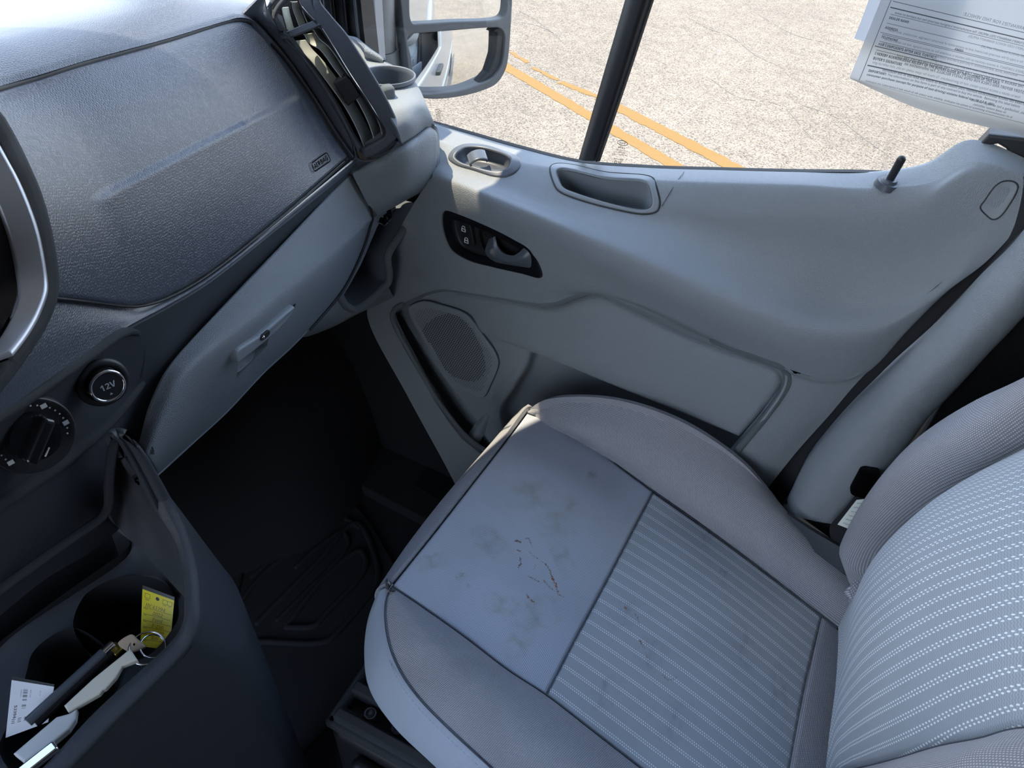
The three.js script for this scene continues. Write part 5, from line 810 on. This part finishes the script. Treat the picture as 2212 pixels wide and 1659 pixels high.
  add('cushion_insert', soil(sheet(insFn, { nu: 60, nv: 60, thick: 0.01, roll: 0.007, bulge: 0.012, unit: true }), 0.14, 1, 8), insM, seat);
  // bolsters
  const rOut = [at(1150, 882, 'y', .414), ...T3('x', 1190, 858, .784, 1250, 852, .789, 1350, 862, .791, 1480, 908, .791, 1600, 988, .788, 1660, 1054, .784, 1720, 1134, .776, 1845, 1267, .755)];
  const rSeam = [...seamR, ...insR.slice(1), at(1835, 1372, 'y', .348)];
  add('cushion_bolster', soil(sheet(coons(rSeam, rOut, [B, rOut[0]], [rSeam[rSeam.length - 1], at(1880, 1310, 'y', .36), rOut[rOut.length - 1]]), { nu: 70, nv: 30, thick: 0.01, roll: 0.005, edges: 't', disp: (u, v) => 0.030 * Math.sin(Math.PI * Math.pow(v, 0.8)) * Math.min(1, u * 7, 1) }), 0.12, 1, 14), clothTaupe, seat);
  const rLow = rOut.map((p, i) => p.clone().add(V(-0.03, -0.15, 0.01)));
  add('cushion_side', soil(sheet(ruled(rOut, rLow), { nu: 50, nv: 16, thick: 0.008, facing: V(2, 0.4, -0.2) }), 0.1, 1, 5), clothTaupe, seat);
  const lOut = [A, ...T3('y', 833, 1300, .414, 832, 1345, .410, 842, 1400, .408, 866, 1455, .405, 905, 1510, .403, 960, 1567, .400, 1030, 1632, .397, 1110, 1705, .393, 1250, 1830, .388)];
  const lSeam = [...seamL, ...insL.slice(1)];
  add('cushion_bolster', soil(sheet(coons(lSeam, lOut, [A, lOut[0].clone().add(V(0.0005, 0, 0))], [lSeam[lSeam.length - 1], lOut[lOut.length - 1]]), { nu: 70, nv: 30, thick: 0.01, roll: 0.005, disp: (u, v) => 0.016 * Math.sin(Math.PI * v) * Math.min(1, u * 4) }), 0.2, 1, 21), cloth, seat);
  // front lip and side skirt in plain blue grey cloth
  const lipLow = [at(818, 1290, 'y', .395), ...T3('y', 872, 1205, .398, 955, 1095, .402, 1060, 972, .402, 1125, 900, .405), at(1150, 882, 'y', .412)];
  const lipTop = [A, ...front.slice(1, 4), B, rOut[0].clone().lerp(B, 0.3)];
  const lipUnder = lipLow.map((p) => p.clone().add(V(0, -0.10, 0.035)));
  add('front_lip', soil(sheet(loft([lipTop, lipTop.map((p, i) => lerpV(p, lipLow[i], 0.55).add(V(-0.001, 0.002, -0.003))), lipLow, lipLow.map((p) => p.clone().add(V(0, -0.03, 0.004))), lipUnder]), { nu: 60, nv: 40, thick: 0.006 }), 0.08, 1, 2), cloth, seat);
  const skLow = [at(812, 1300, 'y', .392), ...T3('y', 796, 1352, .37, 790, 1420, .345, 800, 1490, .335, 850, 1568, .325, 932, 1648, .32, 1030, 1740, .315, 1150, 1850, .31)];
  const skTop = [A, ...lOut.slice(1, 3), lOut[3], lOut[4], lOut[5], lOut[7], lOut[8]];
  add('side_skirt', soil(sheet(loft([skTop, skTop.map((p, i) => lerpV(p, skLow[i], 0.4).add(V(-0.006, 0.006, -0.004))), skLow, skLow.map((p) => p.clone().add(V(0.05, -0.05, 0.03)))]), { nu: 60, nv: 40, thick: 0.006 }), 0.06, 1, 6), plain, seat);
  // seams and stitching
  const up = (pts, d = 0.0008) => shift(pts, V(0, d, 0));
  add('seam', tube(up(front), 0.0007, { n: 60 }), piping, seat); add('seam', tube(up(mid, -0.001), 0.0007, { n: 60 }), piping, seat); add('seam', tube(up(rSeam, -0.001), 0.0008, { n: 90 }), piping, seat); add('seam', tube(up(lSeam, -0.001), 0.0008, { n: 90 }), piping, seat); add('seam', tube(up(lOut), 0.0008, { n: 90 }), piping, seat);
  add('seam', tube([...T3('y', 1640, 1032, .376, 1665, 1062, .370, 1722, 1138, .358, 1780, 1205, .35, 1840, 1275, .342)], 0.0022, { n: 40 }), plain, seat);
  const dashes = (pts, off) => { const c = crv(pts), n = Math.floor(c.getLength() / 0.0058), gs = []; for (let i = 0; i < n; i++) { const p = c.getPointAt((i + 0.2) / n).add(off), q = c.getPointAt((i + 0.75) / n).add(off); gs.push(cyl(p, q, 0.0006, 0.0006, 6)); } return gs; };
  const st1 = add('stitching', dashes(lOut.map((p, i) => lerpV(p, skLow[Math.min(i, skLow.length - 1)], i < 4 ? 0.12 : 0).add(i < 4 ? V(0, 0.001, 0) : V(-0.007, -0.001, 0.0))), V(0, 0.0006, 0)), stitch, seat); st1.userData.kind = 'stuff';
  const st2 = add('stitching', dashes(lipTop.map((p, i) => lerpV(p, lipLow[i], 0.28).add(V(0, 0.0015, -0.001))), V(0, 0, 0)), stitch, seat); st2.userData.kind = 'stuff';
}
{
  // backrest
  const seamB = [...T3('z', 1842, 1372, .168, 1868, 1305, .168, 1910, 1252, .170, 1950, 1212, .172, 2030, 1142, .178, 2100, 1084, .186, 2212, 1012, .205)];
  const e = seamB[6].clone(); seamB.push(e.clone().add(V(-0.01, 0.12, 0.04)), e.clone().add(V(-0.03, 0.22, 0.08)));
  const bot = [seamB[0], ...T3('z', 1832, 1425, .160, 1815, 1510, .156, 1796, 1590, .156, 1780, 1670, .160)];
  const left = [bot[4], ...T3('z', 1852, 1660, .160, 1940, 1638, .160, 2028, 1612, .165, 2120, 1594, .172, 2212, 1572, .180)];
  left.push(left[5].clone().lerp(V(0.285, seamB[8].y, seamB[8].z), 0.5), V(0.285, seamB[8].y, seamB[8].z));
  const topB = [0, 0.25, 0.5, 0.75, 1].map((t) => lerpV(seamB[8], left[7], t).add(V(0, 0.02 * Math.sin(Math.PI * t), 0)));
  const stripes = STRIPE(1024, 1024, 154, 154, 11);
  const bg = sheet(coons(bot, topB, seamB, left), { nu: 60, nv: 70, thick: 0.012, roll: 0.006, disp: (u, v) => 0.045 * Math.sin(Math.PI * Math.min(1, v * 1.15)) * Math.sin(Math.PI * (0.15 + 0.85 * u)) + 0.020 * Math.exp(-v * 9) * (1 - u) });
  add('backrest_insert', soil(bg, 0.06, 1, 33), fab(rep(stripes, 0.154), rep(weaveH, 0.016), 0.0002, [1, 1, 1]), seat);
  const outB = [...T3('z', 1852, 1290, .160, 1852, 1250, .150, 1860, 1145, .135, 1884, 1072, .128, 1922, 1006, .126, 1994, 936, .135, 2104, 866, .155, 2212, 815, .180)]; const f = outB[7].clone(); outB.push(f.clone().add(V(-0.005, 0.09, 0.04)), f.clone().add(V(-0.03, 0.16, 0.08)));
  const sB = [seamB[0], seamB[0].clone().lerp(seamB[1], .5), ...seamB.slice(1)];
  add('backrest_bolster', soil(sheet(coons(sB, outB, [sB[0], outB[0]], [sB[9], outB[9]]), { nu: 70, nv: 34, thick: 0.012, roll: 0.005, edges: 't', disp: (u, v) => 0.042 * Math.sin(Math.PI * Math.pow(v, 0.8)) * Math.min(1, 0.02 + u * 6) }), 0.1, 1, 41), clothTaupe, seat);
  const off = (x, y, z) => left.map((p) => p.clone().add(V(x, y, z)));
  add('backrest_bolster', soil(sheet(loft([left, off(-0.03, -0.004, -0.022), off(-0.07, -0.008, -0.022), off(-0.105, -0.008, 0.015), off(-0.11, -0.008, 0.11)]), { nu: 50, nv: 40, thick: 0.012 }), 0.08, 1, 61), clothTaupe, seat);
  add('seam', tube(left, 0.0008, { n: 60 }), piping, seat);
  const side = outB.map((p) => p.clone().add(V(-0.01, -0.01, 0.14)));
  add('backrest_side', soil(sheet(ruled(outB, side), { nu: 40, nv: 10, thick: 0.01, bulge: 0.01, facing: V(2, 0.5, 0) }), 0.1, 1, 3), clothTaupe, seat);
  add('seam', tube(shift(seamB, V(0, 0, -0.0012)), 0.0008, { n: 80 }), piping, seat);
  add('rear_panel', sheet((u, v) => V(0.30 + 0.42 * u, 0.3 + 0.6 * v, 0.26 + 0.1 * v), { thick: 0.02, nu: 4, nv: 4 }), M.dark, seat);
  // strip of weave between cushion insert and backrest
  const E1 = at(1778, 1330, 'y', .352);
  add('cushion_rear', soil(sheet(ruled([E1, at(1740, 1490, 'y', .350), at(1700, 1700, 'y', .350)], [at(1850, 1390, 'y', .343), at(1830, 1540, 'y', .338), at(1800, 1720, 'y', .338)]), { nu: 30, nv: 12, thick: 0.01, roll: 0.006, bulge: 0.004 }), 0.1, 1, 51), clothTaupe, seat);
}
{
  // seat pedestal with its slide rails and bolts
  const ped = thing('seat_pedestal', 'black metal seat pedestal with slide rails and bolts under the cushion', 'seat base');
  const O = at(700, 1562, 'y', .25), Pq = at(782, 1443, 'y', .25), ex = Pq.clone().sub(O).setY(0).normalize(), ez = V(-ex.z, 0, ex.x);
  if (ez.z < 0) ez.negate();
  const L = (x, y, z) => O.clone().addScaledVector(ex, x).addScaledVector(Y1, y).addScaledVector(ez, z);
  add('box', [boxAt(L(0.2, -0.13, 0.2), ex, Y1, ez, 0.40, 0.24, 0.40, 0.02)], M.dark, ped);
  add('tray_edge', [boxAt(L(0.2, -0.002, 0.008), ex, Y1, ez, 0.40, 0.016, 0.016, 0.005), boxAt(L(0.008, -0.002, 0.2), ex, Y1, ez, 0.016, 0.016, 0.40, 0.005)], M.dashFine, ped);
  for (const x of [0.014, 0.054]) add('slide_rail', [boxAt(L(x, 0.008, 0.2), ex, Y1, ez, 0.016, 0.022, 0.38, 0.004), boxAt(L(x + 0.011, 0.0, 0.2), ex, Y1, ez, 0.008, 0.012, 0.38, 0.003)], M.dashFine, ped);
  const bolt = (x, z) => { const b = add('bolt', cyl(L(x, -0.005, z), L(x, 0.012, z), 0.0085, 0.008), M.satin, ped); add('bolt_socket', new THREE.TorusGeometry(0.0045, 0.0016, 8, 20).rotateX(Math.PI / 2).translate(...L(x, 0.0125, z).toArray()), M.dark, b); };
  bolt(0.076, 0.024); bolt(0.034, 0.050); bolt(0.034, 0.092);
  add('wire', tube([L(0.115, 0.02, 0.02), L(0.125, 0.022, 0.03), L(0.128, 0.015, 0.045), L(0.14, 0.01, 0.05)], 0.001), M.silver, ped);
  add('side_pipe', tube([L(-0.012, -0.04, 0.06), L(-0.014, -0.05, 0.2), L(-0.012, -0.06, 0.36)], 0.012), M.dark, ped);
  // seat side trim and lap belt by the door pillar
  const sb = thing('seat_belt', 'black lap belt with plastic anchor cover and white printed label beside the seat', 'seat belt');
  add('anchor_cover', boxAt(at(1868, 1040, 'x', .775), V(0.2, 0, 1).normalize(), V(0, 1, 0), V(1, 0, -0.2).normalize(), 0.024, 0.048, 0.020, 0.007), M.dashFine, sb);
  const wA = T3('x', 1846, 1072, .765, 1820, 1105, .762, 1792, 1140, .758, 1800, 1180, .752), wB = T3('x', 1890, 1085, .76, 1880, 1120, .757, 1862, 1150, .753, 1870, 1190, .748);
  add('webbing', sheet(ruled(wA, wB), { nu: 30, nv: 8, thick: 0.0015 }), std([0.008, 0.008, 0.009], 0.9), sb);
  const lt = canvasTex(256, 256, (g) => { g.fillStyle = '#d9dccf'; g.fillRect(0, 0, 256, 256); g.fillStyle = '#33352f'; g.font = '15px sans-serif'; ['TOUTES LES', 'INSTRUCTIONS', 'pour enlever cette', 'ceinture', 'ENLEVER CETTE', 'ETIQUETTE AVEC'].forEach((t, i) => g.fillText(t, 30, 40 + 38 * i)); });
  add('care_label', sheet((u, v) => { const a = at(1850, 1080, 'x', .758), b = at(1900, 1075, 'x', .752), c = at(1878, 1160, 'x', .748), d = at(1809, 1133, 'x', .755); return lerpV(lerpV(a, b, u), lerpV(d, c, u), v); }, { nu: 6, nv: 6, thick: 0.0008, unit: true }), printed(lt, 0.7), sb);
  add('seat_side_trim', sheet(loft([T3('x', 1700, 1110, .755, 1760, 1150, .75, 1830, 1190, .745, 1880, 1215, .74), T3('x', 1740, 1160, .745, 1790, 1200, .74, 1840, 1235, .735, 1890, 1260, .73), T3('x', 1770, 1210, .735, 1810, 1250, .73, 1850, 1290, .725, 1900, 1330, .72)]), { nu: 20, nv: 14, thick: 0.01 }), M.dashFine, seat);
}
// ---------------------------------------------------------------- door mirror outside the window
{
  const mir = thing('door_mirror', 'large dusty door mirror with flat upper glass and wide angle lower glass', 'mirror');
  const MP = at(990, 110, 'x', 1.17), n = V(-0.475, 0.035, 0.88).normalize(), MP2 = MP.clone().addScaledVector(n, -0.012);
  const house = PL(MP, n, 862, -30, 867, 20, 872, 70, 881, 140, 889, 194, 900, 208, 930, 214, 980, 211, 1040, 197, 1074, 180, 1093, 150, 1100, 112, 1104, 60, 1107, 0, 1108, -60, 1090, -160, 980, -190, 880, -170, 866, -110);
  const hU = PL(MP, n, 884, -40, 885, 0, 887, 40, 893, 51, 910, 51, 980, 47, 1076, 42, 1089, 36, 1094, 25, 1096, -10, 1094, -90, 1070, -140, 980, -160, 895, -150, 884, -120), hL = PL(MP, n, 881, 82, 887, 75, 920, 71, 980, 66, 1060, 60, 1082, 62, 1090, 75, 1089, 110, 1083, 142, 1064, 168, 1030, 184, 995, 195, 958, 200, 906, 200, 897, 188, 890, 130);
  const hm = std([0.10, 0.105, 0.11], 0.5, { name: 'dusty grey mirror plastic' });
  add('housing', plate(house, { thick: 0.03, bevel: 0.002, seg: 3, holes: [hU, hL] }), hm, mir);
  const cen = house.reduce((s, p) => s.add(p), V(0, 0, 0)).divideScalar(house.length);
  add('back_shell', rings([shift(house, n.clone().multiplyScalar(-0.028)), shift(shrink(house, 0.97), n.clone().multiplyScalar(-0.06)), shift(shrink(house, 0.75), n.clone().multiplyScalar(-0.10))], { flip: undefined }), new THREE.MeshPhysicalMaterial({ color: hm.color, roughness: 0.5, side: THREE.DoubleSide }), mir);
  const glassM = std([0.86, 0.88, 0.88], 0.02, { metalness: 1, name: 'mirror glass' });
  add('mirror_glass', plate(shrink(hU, 1.03), { thick: 0.004, bevel: 0, lift: -0.012 }), glassM, mir);
  const bq = basisOf(hL), q2 = shrink(hL, 1.02).map((p) => to2(bq, p)), minx = Math.min(...q2.map((p) => p.x)), maxx = Math.max(...q2.map((p) => p.x)), miny = Math.min(...q2.map((p) => p.y)), maxy = Math.max(...q2.map((p) => p.y));
  const dome = sheet((u, v) => { const x = minx + (maxx - minx) * u, y = miny + (maxy - miny) * v; return from2(bq, x, y, -0.012 - (x * x + y * y) / (2 * 0.55)); }, { nu: 60, nv: 60, thick: 0.003 });
  add('wide_angle_glass', dome, glassM, mir);
  add('glass_surround', plate(PL(MP2, n, 1062, 66, 1070, 70, 1066, 115, 1052, 155, 1030, 178, 990, 196, 990, 205, 1040, 192, 1080, 165, 1095, 120, 1097, 60, 1075, 55), { smooth: false, thick: 0.012, bevel: 0.003, lift: 0.006 }), M.dark, mir);
  add('mirror_arm', [cyl(at(828, 102, 'x', 1.08), at(820, -60, 'x', 1.06), 0.0225), cyl(at(846, 170, 'x', 1.09), at(836, 108, 'x', 1.083), 0.021)], std([0.28, 0.29, 0.29], 0.55, { name: 'light grey mirror arm plastic' }), mir);
  add('arm_collar', cyl(at(836.5, 108, 'x', 1.083), at(828, 99, 'x', 1.08), 0.019), M.dark, mir);
  add('arm_bracket', plate(T2('x', 1.02, 793, -60, 800, 60, 806, 150, 818, 150, 812, 60, 805, -60), { smooth: false, thick: 0.02, bevel: 0.002 }), std([0.30, 0.30, 0.30], 0.5), mir);
}
{ // black front post of the door opening beside the mirror
  const bar = (x0, x1, lean, xp, m) => boxAt(lerpV(at(x0, 130, 'x', xp), at(x1, 130, 'x', xp), 0.5).add(V(0, 0.2, -0.04)), V(0, -0.25, 1).normalize().cross(V(-0.12, 1, 0.2).normalize()).normalize().negate(), V(-0.12, 1, 0.2).normalize(), V(0, -0.2, 1).normalize(), 0.03, 0.75, at(x0, 130, 'x', xp).distanceTo(at(x1, 130, 'x', xp)), 0.003);
  const p = struct('trim_11', sheet(ruled(T3('x', 700, 130, .90, 690, 40, .90, 680, -60, .885, 640, -300, .85), T3('x', 793, 130, .90, 783, 40, .90, 772, -60, .885, 735, -300, .85)), { nu: 12, nv: 6, thick: 0.03 }), M.dark); p.userData.label = 'black front post of the door opening beside the mirror arm';
  for (const x of [0.16, 0.86]) add('bead', tube([700 + 93 * x, 690 + 93 * x, 680 + 93 * x].map((px, i) => at(px, [130, 40, -60][i], 'x', [.895, .895, .88][i])), 0.002), M.satin, p);
  for (const x of [0.35, 0.6]) add('rib', tube([700 + 93 * x, 690 + 93 * x, 680 + 93 * x].map((px, i) => at(px, [130, 40, -60][i], 'x', [.894, .894, .879][i])), 0.004), M.gloss, p);
}
// ---------------------------------------------------------------- notices taped inside the window
{
  const doc = (g, w, h) => {
    g.fillStyle = '#c9cbcb'; g.fillRect(0, 0, w, h); const PW = 617; g.scale(w / PW, 0.75 * h / 238);
    const line = (y, lw = 0.8, x0 = 32) => { g.fillStyle = '#4c4f52'; g.fillRect(x0, y, PW, lw); }, ink = '#303336';
    g.fillStyle = '#3f4245'; g.fillRect(21, 0, 1.2, 246); line(245, 1.3, 21);
    line(66, 1.2, 26); line(79, 2.2, 26); line(93); line(112); line(133, 0.8, 26); line(136, 0.8, 32); line(151); line(162, 1.6, 26); line(169); line(198, 2.2, 26);
    const t = (s, x, y, f, mw) => { g.font = f; g.fillText(s, x, y, mw); }, B = 'bold 6.6px sans-serif', R = '6.6px sans-serif'; g.fillStyle = ink;
    t('DEALER NAME', 32, 103, B); t('ADDRESS', 32, 124, B); t('TELEPHONE', 32, 144, B); t('EMAIL', 190, 134, B); t('FOR COMPLAINTS AFTER SALE, CONTACT:', 32, 160, B, 130);
    t('I HEREBY ACKNOWLEDGE RECEIPT OF THE BUYERS GUIDE AT THE CLOSING OF THIS SALE.', 32, 178, B, 282); t("BUYER'S SIGNATURE", 32, 187, B);
    t('IMPORTANT:', 32, 211, B); t('The information on this form is part of any contract to buy this vehicle.  Removing this label before', 74, 211, R, 330); t('consumer purchase (except for purpose of test-driving) violates federal law (16 C.F.R. 455).', 32, 220, B, 282);
    g.translate(PW, 0); g.scale(-1, 1); g.fillStyle = 'rgba(56,59,62,0.66)';
    const m = (s, x, y, f, mw) => { g.font = f; const tw = Math.min(mw ?? 1e9, g.measureText(s).width); g.fillText(s, PW - x - tw, y, mw); };
    m('WARRANTIES FOR THIS VEHICLE:', 178, 62, '10px sans-serif'); m("MANUFACTURER'S WARRANTY STILL APPLIES. The manufacturer's original warranty has not expired on some", 40, 90, 'bold 6px sans-serif'); m("MANUFACTURER'S USED VEHICLE WARRANTY APPLIES.", 205, 102, R); m('OTHER USED VEHICLE WARRANTY APPLIES.', 240, 116, R);
    m('Ask the dealer for a copy of the warranty document and an explanation of warranty coverage, exclusions, and repair', 40, 127, R); m('SERVICE CONTRACT. A service contract on this vehicle is available for an extra charge. Ask for details about', 40, 147, R); m('deductible, price, and exclusions. If you buy a service contract within 90 days of your purchase of this', 40, 156, R); m("vehicle, implied warranties under your state's laws may give you additional rights.", 150, 165, R);
    m('ASK THE DEALER IF YOUR MECHANIC CAN INSPECT THE VEHICLE ON OR OFF THE LOT.', 76, 174, 'bold 7.4px sans-serif'); m('OBTAIN A VEHICLE HISTORY REPORT AND CHECK FOR OPEN SAFETY RECALLS. For information on', 100, 184, 'bold 7.4px sans-serif'); m('how to obtain a vehicle history report, visit ftc.gov/usedcars. To check for open safety recalls, visit safercar.gov', 34, 194, R); m('you will need the vehicle identification number (VIN) shown above to make the best use of the resources', 60, 204, B); m('SEE OTHER SIDE for important additional information, including a list of major defects', 262, 221, 'bold 7px sans-serif'); m('in used motor vehicles.', 270, 230, B);
    m('Si el concesionario gestiona la venta en español, pídale una copia de la Guía del Comprador en español.', 34, 238, 'bold 6.6px sans-serif', 380);
  };
  const tx = canvasTex(2048, 820, doc);
  const paper = (t, c = [1, 1, 1]) => new THREE.MeshPhysicalMaterial({ map: t, roughness: 0.85, transmission: 0.55, thickness: 0, color: new THREE.Color().setRGB(...c) });
  const rows = [T3('x', 1931, -70, .872, 2131, -22, .872, 2331, 26, .872, 2531, 74, .872), T3('x', 1899, 9, .873, 2099, 57, .873, 2299, 105, .873, 2499, 153, .873), T3('x', 1867, 89, .872, 2067, 137, .872, 2267, 185, .872, 2467, 233, .872), T3('x', 1836, 167, .867, 2034, 217, .866, 2234, 268, .866, 2434, 320, .866), T3('x', 1836, 170, .864, 1992, 238, .856, 2192, 289, .853, 2392, 342, .852)];
  const d = thing('buyers_guide_notice', 'large printed sales notice taped inside the window with its bottom edge curling', 'notice');
  add('sheet', sheet(loft(rows), { nu: 40, nv: 40, thick: 0, unit: true }), paper(tx), d);
  const t2 = canvasTex(512, 512, (g) => { g.fillStyle = '#b9bdc4'; g.fillRect(0, 0, 512, 512); g.strokeStyle = '#35383c'; g.lineWidth = 6; g.strokeRect(70, -20, 500, 360); g.lineWidth = 3; g.strokeRect(80, -20, 490, 350); });
  const e = thing('second_notice', 'second paper sheet showing behind the curling sales notice', 'notice');
  const r2 = [T3('x', 1900, -70, .885, 2000, -50, .885, 2100, -25, .885), T3('x', 1873, 10, .885, 1970, 30, .885, 2070, 55, .885), T3('x', 1845, 83, .885, 1940, 112, .885, 2040, 140, .885)];
  add('sheet', sheet(loft(r2), { nu: 12, nv: 12, thick: 0, unit: true }), paper(t2), e);
  // black window corner and frame behind the notice
  struct('trim_12', plate(T3('x', 2136, 290, .895, 2230, 300, .895, 2300, 200, .89, 2420, 60, .885, 2600, 60, .885, 2500, 350, .895, 2212, 344, .895, 2184, 342, .895, 2172, 322, .895, 2155, 312, .895, 2110, 318, .895), { smooth: false, thick: 0.02, bevel: 0.003 }), M.dark).userData.label = 'black window frame corner at the rear of the door';
}
renderer.render(scene, camera);
